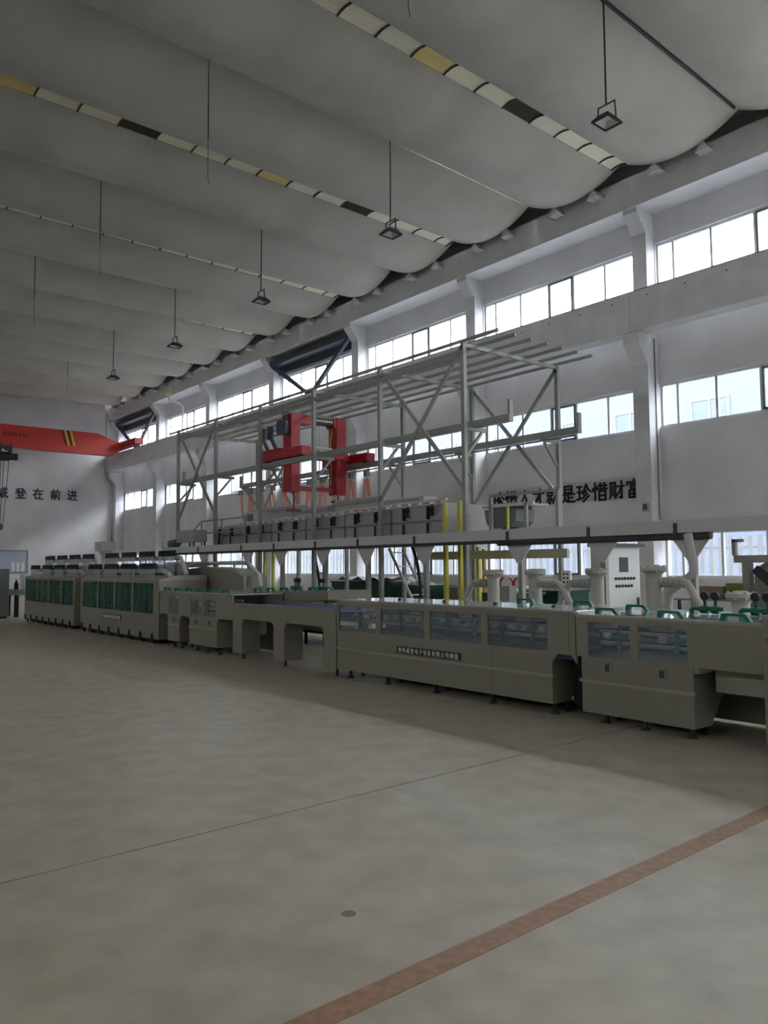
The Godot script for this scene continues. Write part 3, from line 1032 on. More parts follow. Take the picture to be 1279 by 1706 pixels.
func build_tanks() -> void:
	var x0 := 11.25
	var x1 := 12.7
	var cuts := [-11.5, -13.3, -15.05, -16.75, -18.45, -20.2, -21.9]
	var where := ["right end grey plating tank beside the yellow posts", "second grey plating tank from the right end of the row", "third grey plating tank from the right end of the row", "grey plating tank in the row under the red gantry", "second grey plating tank from the left end of the row", "left end grey plating tank beside the railing stairs"]
	for k in 6:
		var za: float = cuts[k] - 0.03
		var zb: float = cuts[k + 1] + 0.03
		var top := 2.90 - 0.025 * k
		var t := thing("plating_tank", where[k], "tank", Vector3.ZERO, "grey plating tanks in a row on the line")
		var s := ms()
		box(s, x0, x1, 2.1, top - 0.03, za, zb)
		obj("tank_body", s, M.tank, t)
		s = ms()
		box(s, x0 - 0.05, x1 + 0.03, top - 0.03, top, za + 0.01, zb - 0.01)
		obj("rim", s, M.tank_light, t)
		for y in [2.18, 2.52]:
			s = ms()
			box(s, x0 - 0.04, x0, y, y + 0.035, za, zb)
			obj("rib", s, M.alu, t)
		for e in 2:
			var z := lerpf(za, zb, 0.30 + 0.45 * e)
			s = ms()
			box(s, x0 - 0.06, x0 - 0.04, 2.25, 2.50, z - 0.025, z + 0.025)
			box(s, x0 - 0.06, x0 - 0.0, 2.58, top - 0.05, z - 0.025, z + 0.025)
			obj("strap", s, M.dark, t)
			s = ms()
			lathe(s, Vector3(x0 - 0.1, top - 0.26, z + 0.2), [Vector2(0, 0), Vector2(0.05, 0.0), Vector2(0.03, 0.08), Vector2(0.05, 0.14), Vector2(0.03, 0.22), Vector2(0, 0.24)], 8)
			obj("valve", s, M.dark, t)
		for e in 5:
			var z := lerpf(za, zb, 0.1 + 0.2 * e)
			s = ms()
			box(s, x0 - 0.05, x0 + 0.05, top, top + 0.05, z - 0.07, z + 0.07)
			var sd := obj("saddle", s, M.white, t)
			s = ms()
			for d in [-0.045, 0.045]:
				lathe(s, Vector3(x0 - 0.052, top + 0.025, z + d), [Vector2(0.02, 0), Vector2(0.02, 0.012), Vector2(0, 0.013)], 8, Vector3.LEFT)
			obj("saddle_cap", s, M.red, sd)
		s = ms()
		bar(s, Vector3(x0 + 0.02, top + 0.075, za), Vector3(x0 + 0.02, top + 0.075, zb), 0.05, 0.04)
		obj("top_bar", s, M.plat, t)
	# exhaust hoods behind the tanks
	var hd := [[-14.0, -15.6, 3.32, "right end pale exhaust hood standing behind the tank row"], [-15.7, -17.8, 3.46, "pale exhaust hood behind the tanks under the red gantry's right leg"], [-17.9, -19.7, 3.36, "pale exhaust hood behind the tanks under the red gantry's left leg"], [-19.9, -22.6, 3.50, "left end pale exhaust hood standing behind the tank row"]]
	for q in hd:
		var t := thing("exhaust_hood", q[3], "hood", Vector3.ZERO, "exhaust hoods behind the tanks")
		var s := ms()
		rbox(s, 12.9, 13.4, 2.2, q[2], q[0] - 0.02, q[1] + 0.02, 0.03)
		obj("hood_body", s, M.tank_light, t)
		s = ms()
		box(s, 12.85, 12.9, q[2] - 0.16, q[2] - 0.06, q[0] - 0.1, q[1] + 0.1)
		obj("suction_slot", s, M.tank, t)
	var bx := thing("rectifier_box", "grey box with three dark slots standing above the left tanks", "box")
	var s := ms()
	rbox(s, 11.6, 12.1, 2.88, 3.22, -19.75, -20.75, 0.02)
	obj("box_body", s, M.tank_light, bx)
	for i in 3:
		s = ms()
		box(s, 11.585, 11.6, 2.95, 3.16, -20.1 - i * 0.12, -20.15 - i * 0.12)
		obj("slot", s, M.dark, bx)
	# stairs at the left end
	var st := thing("stair_railing", "grey tube stair railing at the left end of the platform", "railing")
	s = ms()
	tube(s, [Vector3(10.85, 2.24, -23.6), Vector3(10.85, 3.0, -21.9), Vector3(10.85, 3.0, -19.2)], 0.025, 6)
	obj("handrail", s, M.frame, st)
	s = ms()
	tube(s, [Vector3(10.85, 2.62, -21.9), Vector3(10.85, 2.62, -19.2)], 0.02, 6)
	obj("midrail", s, M.frame, st)
	for z in [-21.9, -20.6, -19.2]:
		s = ms()
		tube(s, [Vector3(10.85, 2.21, z), Vector3(10.85, 3.0, z)], 0.022, 6)
		obj("rail_post", s, M.frame, st)
	var jb := thing("junction_box", "grey box on legs on the platform's left end, beside the stair railing", "box", Vector3(10.45, 2.21, -21.8))
	s = ms()
	rbox(s, -0.2, 0.25, 0.14, 0.5, -0.6, 0.6, 0.02)
	obj("box_body", s, M.tank, jb)
	s = ms()
	for q in [[-0.15, -0.5], [0.2, -0.5], [-0.15, 0.5], [0.2, 0.5]]:
		box(s, q[0] - 0.02, q[0] + 0.02, 0, 0.14, q[1] - 0.02, q[1] + 0.02)
	obj("leg", s, M.darkgrey, jb)
	var gp := thing("green_pump", "small green pump on the platform's far left end", "pump", Vector3(10.5, 2.21, -23.1))
	s = ms()
	lathe(s, Vector3(0, 0.14, 0), [Vector2(0, -0.25), Vector2(0.12, -0.25), Vector2(0.12, 0.15), Vector2(0.07, 0.2), Vector2(0.07, 0.3), Vector2(0, 0.3)], 12, Vector3.BACK)
	obj("pump_body", s, M.green, gp)
	s = ms()
	box(s, -0.1, 0.1, 0, 0.05, -0.25, 0.2)
	obj("foot", s, M.dkgreen, gp)
	# grey plastic hopper right of the frame end
	var hp := thing("plastic_hopper", "dark grey box-shaped plastic fan housing on the platform right of the yellow posts", "fan housing")
	s = ms()
	prism(s, [Vector2(-10.86, 2.44), Vector2(-10.72, 2.33), Vector2(-10.2, 2.36), Vector2(-10.08, 2.46), Vector2(-10.05, 2.70), Vector2(-10.14, 2.78), Vector2(-10.92, 2.72)], Vector3(12.3, 0, 0), Vector3.BACK, Vector3.UP, Vector3(-0.55, 0, 0))
	obj("housing", s, M.alu, hp)
	s = ms()
	lathe(s, Vector3(12.0, 2.2, -10.45), [Vector2(0.16, 0), Vector2(0.16, 0.15), Vector2(0.2, 0.16)], 12)
	obj("outlet", s, M.darkgrey, hp)
	s = ms()
	box(s, 11.72, 12.32, 2.76, 2.80, -10.95, -9.7)
	obj("lid", s, M.tank_light, hp)

# ---------------------------------------------------------------- the wet process machines along the front
const MX := 6.66

func front_panel(s: SurfaceTool, z0: float, z1: float, y0: float, y1: float, holes: Array, hy0: float, hy1: float) -> void:   # z0 far, z1 near; holes [far, near]
	var e := z0
	for h in holes:
		box(s, MX, MX + 0.03, hy0, hy1, e, h[0])
		e = h[1]
	box(s, MX, MX + 0.03, hy0, hy1, e, z1)
	box(s, MX, MX + 0.03, y0, hy0, z0, z1)
	box(s, MX, MX + 0.03, hy1, y1, z0, z1)

func handle(t: Node3D, at: Vector3, flip := 1.0) -> void:   # arched green lid handle, 0.22 long in z
	var s := ms()
	var o := PackedVector2Array()
	prism(s, [Vector2(-0.13, 0), Vector2(-0.085, 0), Vector2(-0.07, 0.042), Vector2(0.07, 0.042), Vector2(0.085, 0.022), Vector2(0.11, 0.0), Vector2(0.145, 0), Vector2(0.10, 0.062), Vector2(0.075, 0.066), Vector2(-0.105, 0.066), Vector2(-0.125, 0.055)], at + Vector3(0.02, 0, 0), Vector3(0, 0, flip), Vector3.UP, Vector3(-0.045 * flip, 0, 0))
	obj("lid_handle", s, M.green, t)

func latch(t: Node3D, z: float) -> void:
	var s := ms()
	rbox(s, MX - 0.012, MX, 0.515, 0.615, z - 0.055, z + 0.055, 0.006)
	var o := obj("door_latch", s, M.steel, t)
	s = ms()
	box(s, MX - 0.018, MX - 0.012, 0.53, 0.6, z - 0.02, z + 0.025)
	obj("latch_lever", s, M.darkgrey, o)

func legs(t: Node3D, zs: Array, x := MX + 0.1, h := 0.13) -> void:
	for z in zs:
		var s := ms()
		tube(s, [Vector3(x, 0.02, z), Vector3(x, h, z)], 0.025, 8)
		lathe(s, Vector3(x, 0, z), [Vector2(0, 0), Vector2(0.05, 0), Vector2(0.045, 0.015), Vector2(0.02, 0.025)], 10)
		obj("leg", s, M.darkgrey, t)
		s = ms()
		tube(s, [Vector3(x + 0.22, 0.0, z), Vector3(x + 0.22, h + 0.01, z)], 0.025, 8)
		obj("leg", s, M.darkgrey, t)

func innards(t: Node3D, z0: float, z1: float, y0: float, y1: float) -> void:   # rollers, spray pipes and green holders seen through the windows
	var s := ms()
	box(s, MX + 0.9, MX + 0.95, y0 - 0.1, y1 + 0.05, z0, z1)
	obj("rear_panel", s, mat(Color(0.24, 0.26, 0.29), 0.6), t)
	s = ms()
	box(s, MX + 0.03, MX + 0.95, y0 - 0.12, y0 - 0.08, z0, z1)
	obj("sump", s, mat(Color(0.15, 0.19, 0.27), 0.4), t)
	for q in [[0.30, 0.62], [0.30, 0.25], [0.55, 0.78], [0.55, 0.35]]:
		s = ms()
		tube(s, [Vector3(MX + q[0], lerpf(y0, y1, q[1]), z0 + 0.04), Vector3(MX + q[0], lerpf(y0, y1, q[1]), z1 - 0.04)], 0.022, 8)
		obj("spray_pipe", s, M.tank, t)
	var n := maxi(2, int((z1 - z0) / 0.42))
	for i in n:
		var z := lerpf(z0, z1, (i + 0.5) / n)
		s = ms()
		bar(s, Vector3(MX + 0.22, y0, z), Vector3(MX + 0.22, lerpf(y0, y1, 0.72), z), 0.035, 0.03)
		box(s, MX + 0.17, MX + 0.28, lerpf(y0, y1, 0.45), lerpf(y0, y1, 0.55), z - 0.06, z + 0.06)
		obj("green_holder", s, M.green, t)
	s = ms()
	for i in n * 2:
		var z := lerpf(z0, z1, (i + 0.5) / (n * 2))
		lathe(s, Vector3(MX + 0.26, lerpf(y0, y1, 0.62) - 0.035, z - 0.05), [Vector2(0, 0), Vector2(0.035, 0), Vector2(0.035, 0.09), Vector2(0, 0.09)], 8, Vector3.BACK)
	obj("roller_end", s, M.pipe, t)
	for i in n:
		var z := lerpf(z0, z1, (i + 0.15) / n)
		s = ms()
		box(s, MX + 0.12, MX + 0.2, lerpf(y0, y1, 0.80), lerpf(y0, y1, 0.97), z, z + 0.22)
		obj("bearing_block", s, M.tank, t)

func body_below(s: SurfaceTool, z0: float, z1: float, y0: float, y1: float) -> void:   # lower cabinet with a slanted end towards the rear
	prism(s, [Vector2(0, y0), Vector2(0.30, y0), Vector2(0.50, y0 + 0.22), Vector2(0.95, y1 - 0.08), Vector2(0.95, y1), Vector2(0, y1)], Vector3(MX, 0, z1), Vector3.RIGHT, Vector3.UP, Vector3(0, 0, z1 - z0))

func body(s: SurfaceTool, z0: float, z1: float, y0: float, y1: float) -> void:
	prism(s, [Vector2(0, y0), Vector2(0.30, y0), Vector2(0.50, y0 + 0.22), Vector2(0.95, y1 - 0.08), Vector2(0.95, y1), Vector2(0, y1)], Vector3(MX, 0, z0), Vector3.RIGHT, Vector3.UP, Vector3(0, 0, z1 - z0))

func ledge(t: Node3D, z0: float, z1: float, y := 0.42) -> void:
	var s := ms()
	box(s, MX - 0.02, MX, y - 0.018, y + 0.012, z0 - 0.02, z1 + 0.02)
	obj("ledge", s, M.beige_light, t)

func lids(t: Node3D, z0: float, z1: float, y: float, n: int, m: Material) -> void:
	for i in n:
		var a := lerpf(z0, z1, float(i) / n) + 0.012
		var b := lerpf(z0, z1, float(i + 1) / n) - 0.012
		for k in 2:
			var s := ms()
			box(s, MX + 0.06 + k * 0.47, MX + 0.52 + k * 0.47, y, y + 0.012, a, b)
			obj("lid", s, m, t)
	var s := ms()
	box(s, MX, MX + 0.05, y - 0.02, y + 0.004, z0, z1)
	box(s, MX + 1.01, MX + 1.05, y - 0.02, y + 0.004, z0, z1)
	for i in n + 1:
		var z := lerpf(z0, z1, float(i) / n)
		box(s, MX + 0.05, MX + 1.01, y - 0.02, y + 0.002, z - 0.012, z + 0.012)
	obj("lid_frame", s, M.beige_light, t)

func panes(t: Node3D, holes: Array, y0: float, y1: float, m: Material) -> void:
	for h in holes:
		var s := ms()
		box(s, MX + 0.012, MX + 0.018, y0, y1, h[0], h[1])
		obj("window_pane", s, m, t)

func nameplate(t: Node3D, z0: float, z1: float, y0: float, y1: float) -> void:
	var s := ms()
	box(s, MX - 0.012, MX, y0, y1, z0, z1)
	var p := obj("nameplate", s, M.plate, t)
	s = ms()
	var b := 0.008
	for q in [[y0, y0 + b, z0, z1], [y1 - b, y1, z0, z1], [y0 + b, y1 - b, z0, z0 + b], [y0 + b, y1 - b, z1 - b, z1]]:
		box(s, MX - 0.015, MX - 0.012, q[0], q[1], q[2], q[3])
	obj("plate_border", s, M.darkgrey, p)
	s = ms()
	var keys := ["chang", "zhou", "wei", "deng", "dian", "zi", "she", "bei", "you", "xian", "gong", "si", "zhi", "zao"]
	for i in 14:
		glyph(s, keys[i], Vector3(MX - 0.012, (y0 + y1) / 2, lerpf(z0, z1, (i + 0.75) / 14.5)), Vector3.BACK, Vector3.UP, (y1 - y0) * 0.74, (y1 - y0) * 0.085, 0.003)
	obj("lettering", s, M.ink, p)

func gauge_stack(t: Node3D, at: Vector3) -> void:   # a pair of dark gauges on green valves
	var s := ms()
	for k in 2:
		tube(s, [at + Vector3(0, 0, k * 0.11), at + Vector3(0, 0.14, k * 0.11)], 0.018, 6)
		lathe(s, at + Vector3(0, 0.04, k * 0.11 - 0.04), [Vector2(0, 0), Vector2(0.04, 0), Vector2(0.04, 0.08), Vector2(0, 0.08)], 10, Vector3.BACK)
	tube(s, [at + Vector3(0, 0.05, -0.14), at + Vector3(0, 0.05, 0.2)], 0.022, 8)
	tube(s, [at + Vector3(0, 0.0, -0.14), at + Vector3(0, 0.05, -0.14)], 0.03, 8)
	var o := obj("valve", s, M.green, t)
	s = ms()
	for k in 2:
		lathe(s, at + Vector3(0.02, 0.18, k * 0.11), [Vector2(0, 0), Vector2(0.042, 0), Vector2(0.047, 0.02), Vector2(0.042, 0.04), Vector2(0, 0.045)], 14, Vector3.LEFT)
	obj("gauge", s, M.plate, o)

func build_machines() -> void:
	# A: the module nearest the camera
	var t := thing("process_module", "beige machine module nearest the camera with two windows and two door latches", "machine")
	var s := ms()
	var w := [[-4.80, -4.30], [-4.22, -3.71]]
	front_panel(s, -4.93, -3.03, 0.655, 1.075, w, 0.66, 1.01)
	box(s, MX + 0.03, MX + 1.05, 0.655, 1.075, -3.06, -3.03)
	obj("front_panel", s, M.beige, t)
	s = ms()
	box(s, MX + 1.01, MX + 1.04, 0.03, 1.06, -4.93, -3.10)
	obj("rear_skirt", s, M.beige, t)
	s = ms()
	body(s, -4.87, -3.66, 0.10, 0.655)
	obj("lower_cabinet", s, M.beige, t)
	s = ms()
	box(s, MX, MX + 0.9, 0.60, 0.655, -3.655, -3.60)
	obj("corner_bracket", s, M.beige, t)
	s = ms()
	box(s, MX + 0.25, MX + 0.75, 0.42, 0.65, -3.58, -3.12)
	obj("drain_box", s, M.beige_light, t)
	panes(t, w, 0.66, 1.01, M.mpane)
	innards(t, -4.88, -3.62, 0.70, 1.01)
	lids(t, -4.93, -3.03, 1.075, 3, M.lidglass)
	ledge(t, -4.87, -3.66)
	for z in [-4.56, -3.97]:
		latch(t, z)
	legs(t, [-4.66, -4.22, -3.74])
	for z in [-4.62, -3.92, -3.30]:
		handle(t, Vector3(MX + 0.10, 1.087, z))
	handle(t, Vector3(MX + 0.85, 1.087, -4.75))
	gauge_stack(t, Vector3(MX + 0.84, 1.09, -3.97))
	gauge_stack(t, Vector3(MX + 0.84, 1.09, -3.46))
	# next module, cut off by the right edge of the picture
	t = thing("process_module", "beige machine module cut off by the right edge of the picture", "machine")
	s = ms()
	box(s, MX - 0.02, MX + 1.1, 0.07, 1.14, -3.02, 2.4)
	obj("cabinet", s, M.beige, t)
	s = ms()
	box(s, MX - 0.02, MX + 1.12, 1.14, 1.155, -3.02, 2.4)
	obj("top_sheet", s, M.beige_light, t)
	s = ms()
	for k in 2:
		tube(s, [Vector3(MX - 0.05, 0.98 - k * 0.05, -2.98), Vector3(MX - 0.05, 0.98 - k * 0.05, -2.8)], 0.012, 6)
	obj("steel_bar", s, M.steel, t)
	legs(t, [-2.9, -1.8, -0.4, 1.0], MX + 0.1, 0.08)
	# B: the long module with the nameplate
	t = thing("process_module", "long beige machine module with four windows and a black nameplate", "machine")
	s = ms()
	w = [[-9.07, -8.22], [-8.12, -7.25], [-7.15, -6.27], [-6.17, -5.30]]
	front_panel(s, -9.12, -4.945, 0.655, 1.10, w, 0.675, 1.02)
	obj("front_panel", s, M.beige, t)
	s = ms()
	box(s, MX + 1.01, MX + 1.04, 0.03, 1.08, -9.12, -4.945)
	obj("rear_skirt", s, M.beige, t)
	s = ms()
	box(s, MX - 0.001, MX, 0.70, 1.10, -5.025, -5.02)
	obj("panel_seam", s, M.darkgrey, t)
	s = ms()
	body(s, -9.11, -6.10, 0.12, 0.655)
	obj("lower_cabinet", s, M.beige, t)
	s = ms()
	body(s, -6.095, -5.25, 0.12, 0.655)
	obj("lower_cabinet", s, M.beige, t)
	for q in [[-5.25, 1.0], [-4.93, -1.0]]:
		s = ms()
		prism(s, [Vector2(0, 0), Vector2(0.07 * q[1], 0), Vector2(0, -0.09)] if q[1] < 0 else [Vector2(0, 0), Vector2(0, -0.09), Vector2(0.07, 0)], Vector3(MX + 0.03, 0.655, q[0]), Vector3.BACK, Vector3.UP, Vector3(-0.03, 0, 0))
		obj("arch_corner", s, M.beige, t)
	s = ms()
	box(s, MX + 0.3, MX + 0.8, 0.1, 0.60, -5.2, -4.95)
	obj("pump_cover", s, M.dark, t)
	panes(t, w, 0.675, 1.02, M.mpane)
	innards(t, -9.09, -5.0, 0.72, 1.02)
	lids(t, -9.12, -4.95, 1.10, 5, M.lid)
	ledge(t, -9.11, -5.25)
	nameplate(t, -7.77, -6.61, 0.455, 0.545)
	legs(t, [-8.92, -8.09, -7.15, -6.19, -5.30])
	handle(t, Vector3(MX + 0.85, 1.112, -6.3))
	handle(t, Vector3(MX + 0.85, 1.112, -5.45))
	for z in [-8.3, -7.4, -6.5, -5.6]:
		s = ms()
		lathe(s, Vector3(MX + 0.5, 1.112, z), [Vector2(0, 0), Vector2(0.03, 0), Vector2(0.02, 0.02), Vector2(0, 0.03)], 8)
		obj("lid_knob", s, M.dark, t)
	# C: open conveyor table
	t = thing("conveyor_table", "beige open conveyor table with a blue belt between two machine modules", "conveyor")
	s = ms()
	prism(s, [Vector2(-12.21, 0.70), Vector2(-9.14, 0.70), Vector2(-9.14, 0.965), Vector2(-12.21, 0.965)], Vector3(MX + 0.05, 0, 0), Vector3.BACK, Vector3.UP, Vector3(-0.05, 0, 0))
	obj("side_board", s, M.beige, t)
	s = ms()
	box(s, MX + 0.94, MX + 0.98, 0.70, 0.965, -12.21, -9.14)
	obj("side_board", s, M.beige, t)
	s = ms()
	box(s, MX + 0.05, MX + 0.94, 0.90, 0.92, -12.2, -9.14)
	obj("belt", s, M.blue, t)
	for z in [-12.05, -10.70, -9.30]:
		s = ms()
		box(s, MX, MX + 0.36, 0.10, 0.70, z - 0.16, z + 0.16)
		obj("pillar", s, M.beige, t)
		s = ms()
		for e in ([1.0] if z < -12.0 else ([-1.0] if z > -9.5 else [-1.0, 1.0])):
			prism(s, [Vector2(0, 0), Vector2(0, -0.08), Vector2(0.06, 0)] if e > 0 else [Vector2(0, 0), Vector2(-0.06, 0), Vector2(0, -0.08)], Vector3(MX + 0.03, 0.70, z + e * 0.16), Vector3.BACK, Vector3.UP, Vector3(-0.03, 0, 0))
		obj("arch_corner", s, M.beige, t)
		s = ms()
		tube(s, [Vector3(MX + 0.1, 0, z + 0.05), Vector3(MX + 0.1, 0.1, z + 0.05)], 0.022, 8)
		obj("foot", s, M.darkgrey, t)
	# D: module with three small windows
	t = thing("process_module", "beige machine module with three small windows left of the conveyor table", "machine")
	s = ms()
	w = [[-14.86, -14.42], [-13.88, -13.41], [-13.32, -12.86]]
	front_panel(s, -15.30, -12.23, 0.655, 1.11, w, 0.68, 1.02)
	obj("front_panel", s, M.beige, t)
	s = ms()
	box(s, MX + 1.01, MX + 1.04, 0.03, 1.09, -15.30, -12.24)
	obj("rear_skirt", s, M.beige, t)
	for q in [[-14.9, -14.36], [-13.93, -12.80]]:
		s = ms()
		body(s, q[0], q[1], 0.13, 0.655)
		obj("lower_cabinet", s, M.beige, t)
		ledge(t, q[0], q[1], 0.46)
	for q in [[-15.3, 1.0], [-14.9, -1.0], [-14.36, 1.0], [-13.93, -1.0], [-12.8, 1.0]]:
		s = ms()
		prism(s, [Vector2(0, 0), Vector2(-0.06, 0), Vector2(0, -0.08)] if q[1] < 0 else [Vector2(0, 0), Vector2(0, -0.08), Vector2(0.06, 0)], Vector3(MX + 0.03, 0.655, q[0]), Vector3.BACK, Vector3.UP, Vector3(-0.03, 0, 0))
		obj("arch_corner", s, M.beige, t)
	s = ms()
	box(s, MX + 0.3, MX + 0.8, 0.36, 0.65, -12.74, -12.40)
	obj("drain_box", s, M.beige_light, t)
	panes(t, w, 0.68, 1.02, M.mpane)
	innards(t, -14.9, -12.8, 0.72, 1.02)
	lids(t, -15.3, -12.23, 1.11, 5, M.lidglass)
	for z in [-14.62, -13.62, -13.08]:
		latch(t, z)
	legs(t, [-14.75, -14.45, -13.78, -13.35, -12.86])
	for i in 6:
		handle(t, Vector3(MX + 0.08, 1.122, -15.12 + i * 0.5))
	# long low box behind the conveyor table
	t = thing("dryer_unit", "long low beige box behind the blue conveyor belt with green valves on top", "machine")
	s = ms()
	prism(s, [Vector2(-13.9, 0.80), Vector2(-10.85, 1.02), Vector2(-10.85, 1.17), Vector2(-13.9, 1.10)], Vector3(MX + 2.0, 0, 0), Vector3.BACK, Vector3.UP, Vector3(-0.92, 0, 0))
	obj("casing", s, M.beige, t)
	for i in 6:
		handle(t, Vector3(MX + 1.2, 1.11 + i * 0.012, -13.4 + i * 0.48))
	gauge_stack(t, Vector3(MX + 1.5, 1.15, -12.5))
	gauge_stack(t, Vector3(MX + 1.5, 1.15, -11.7))
	s = ms()
	box(s, MX + 1.07, MX + 1.08, 1.07, 1.10, -11.05, -10.92)
	obj("warning_label", s, M.orange, t)
	s = ms()
	for q in [[-13.8, 0.86], [-11.0, 1.02]]:
		box(s, MX + 1.1, MX + 1.2, 0, q[1], q[0], q[0] + 0.1)
		box(s, MX + 1.85, MX + 1.95, 0, q[1], q[0], q[0] + 0.1)
	obj("leg", s, M.darkgrey, t)
	# sloped hood behind module D
	t = thing("transfer_hood", "beige sloping hood behind the module with three small windows", "machine")
	s = ms()
	prism(s, [Vector2(-18.3, 0.3), Vector2(-13.95, 0.3), Vector2(-13.95, 1.40), Vector2(-14.6, 1.55), Vector2(-15.8, 1.60), Vector2(-17.0, 1.52), Vector2(-18.3, 1.40)], Vector3(8.4, 0, 0), Vector3.BACK, Vector3.UP, Vector3(-0.55, 0, 0))
	obj("casing", s, M.beige, t)
	s = ms()
	tube(s, [Vector3(8.1, 1.68, -18.2), Vector3(8.1, 1.68, -14.4), Vector3(8.1, 1.66, -14.2), Vector3(8.1, 1.42, -13.75), Vector3(8.1, 1.2, -13.7)], 0.045, 10)
	obj("white_pipe", s, M.pipe, t)
	s = ms()
	for i in 5:
		var z := -17.8 + i * 0.75
		s = ms()
		tube(s, [Vector3(8.1, 1.5, z), Vector3(8.1, 1.68, z)], 0.03, 8)
		obj("pipe_branch", s, M.pipe, t)
	s = ms()
	tube(s, [Vector3(8.3, 1.6, -18.2), Vector3(8.3, 1.63, -16.4)], 0.03, 8)
	obj("branch_pipe", s, M.pipe, t)
	legs(t, [-18.0, -14.2], 7.9, 0.31)
	build_tunnels()

func build_tunnels() -> void:
	var spec := [[-20.18, -15.36, [[-20.04, -19.0], [-18.93, -17.92], [-17.84, -16.82], [-16.74, -15.66]], true, "nearer of two long beige etching tunnels with green glass windows and a nameplate"], [-25.26, -20.66, [[-25.18, -24.1], [-24.02, -22.98], [-22.9, -21.86], [-21.78, -20.76]], false, "farther of two long beige etching tunnels with green glass windows"]]
	for q in spec:
		var z0: float = q[0]
		var z1: float = q[1]
		var t := thing("etching_tunnel", q[4], "machine")
		var s := ms()
		front_panel(s, z0, z1, 0.10, 1.32, q[2], 0.62, 1.26)
		obj("front_panel", s, M.beige, t)
		s = ms()
		box(s, MX + 0.03, MX + 1.08, 0.10, 1.32, z1 - 0.03, z1)
		obj("end_panel", s, M.beige, t)
		s = ms()
		box(s, MX + 0.03, MX + 1.08, 0.10, 1.32, z0, z0 + 0.03)
		obj("end_panel", s, M.beige, t)
		s = ms()
		box(s, MX + 1.05, MX + 1.08, 0.10, 1.32, z0 + 0.03, z1 - 0.03)
		obj("rear_panel", s, M.beige, t)
		s = ms()
		prism(s, [Vector2(0, 1.32), Vector2(1.08, 1.32), Vector2(1.08, 1.42), Vector2(0.3, 1.42), Vector2(0.08, 1.35), Vector2(0, 1.34)], Vector3(MX, 0, z0), Vector3.RIGHT, Vector3.UP, Vector3(0, 0, z1 - z0))
		obj("roof", s, M.beige_light, t)
		panes(t, q[2], 0.62, 1.26, M.greenpane)
		s = ms()
		box(s, MX + 0.8, MX + 0.84, 0.3, 1.3, z0 + 0.05, z1 - 0.05)
		obj("inner_wall", s, mat(Color(0.12, 0.27, 0.24), 0.5), t)
		for h in q[2]:
			s = ms()
			for i in 7:
				var z := lerpf(h[0], h[1], (i + 0.5) / 7)
				tube(s, [Vector3(MX + 0.25 + 0.1 * (i % 3), 0.5, z), Vector3(MX + 0.25 + 0.1 * (i % 3), 1.3, z)], 0.022, 6)
			obj("spray_riser", s, M.dark, t)
			s = ms()
			for i in 9:
				var z := lerpf(h[0], h[1], (i + 0.5) / 9)
				var y := 0.7 + 0.12 * ((i * 5) % 4)
				lathe(s, Vector3(MX + 0.16, y, z - 0.03), [Vector2(0, 0), Vector2(0.03, 0), Vector2(0.03, 0.06), Vector2(0, 0.06)], 6, Vector3.BACK)
			obj("nozzle", s, M.green, t)
			s = ms()
			box(s, MX - 0.012, MX, 0.635, 0.69, h[1] - 0.12, h[1] - 0.06)
			box(s, MX - 0.012, MX, 1.20, 1.25, h[1] - 0.14, h[1] - 0.04)
			obj("window_clip", s, M.dark, t)
		if q[3]:
			nameplate(t, -18.55, -17.42, 0.40, 0.52)
		for i in 8:
			var z := lerpf(z0 + 0.15, z1 - 0.3, i / 7.0)
			s = ms()
			tube(s, [Vector3(MX + 0.06, 0.0, z), Vector3(MX + 0.06, 0.1, z)], 0.03, 6)
			box(s, MX - 0.03, MX, 0.06, 0.15, z - 0.04, z + 0.04)
			lathe(s, Vector3(MX - 0.015, 0.15, z), [Vector2(0.03, 0), Vector2(0.02, 0.05), Vector2(0, 0.09)], 8)
			obj("levelling_foot", s, M.dark, t)
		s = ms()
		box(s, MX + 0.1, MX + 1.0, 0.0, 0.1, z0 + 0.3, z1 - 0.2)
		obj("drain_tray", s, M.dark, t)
		# two rows of valve manifolds on the roof
		for row in 2:
			var x := 6.82 if row == 0 else 7.2
			var y := 1.64 if row == 0 else 1.92
			var dz := 0.0 if row == 0 else -2.0 + 0.0
			for i in 4:
				var a: float = q[2][i][0] + (0.0 if row == 0 else 0.12)
				var b: float = a + 0.84
				s = ms()
				tube(s, [Vector3(x, y - 0.05, a), Vector3(x, y - 0.05, b)], 0.035, 8)
				for k in 10:
					var z := lerpf(a + 0.04, b - 0.04, k / 9.0)
					lathe(s, Vector3(x, y - 0.06, z), [Vector2(0.018, 0), Vector2(0.03, 0.05), Vector2(0.034, 0.10), Vector2(0, 0.11)], 6)
				var mf := obj("valve_manifold", s, M.dark, t)
				s = ms()
				for k in 10:
					var z := lerpf(a + 0.04, b - 0.04, k / 9.0)
					tube(s, [Vector3(x - 0.02, 1.36 if row == 0 else 1.42, z), Vector3(x - 0.02, y - 0.07, z)], 0.011, 5)
				obj("riser_tube", s, M.pin, mf)
			s = ms()
			var pa: float = z0 + 0.1
			tube(s, [Vector3(x + 0.1, y - 0.12, pa), Vector3(x + 0.1, y - 0.12, z1 - 0.35), Vector3(x + 0.1, 1.44, z1 - 0.06)], 0.05, 8)
			obj("feed_pipe", s, M.pipe, t)
		s = ms()
		box(s, 7.3, 7.55, 1.42, 1.66, z0 + 0.1, z1 - 0.5)
		obj("pipe_box", s, M.alu, t)

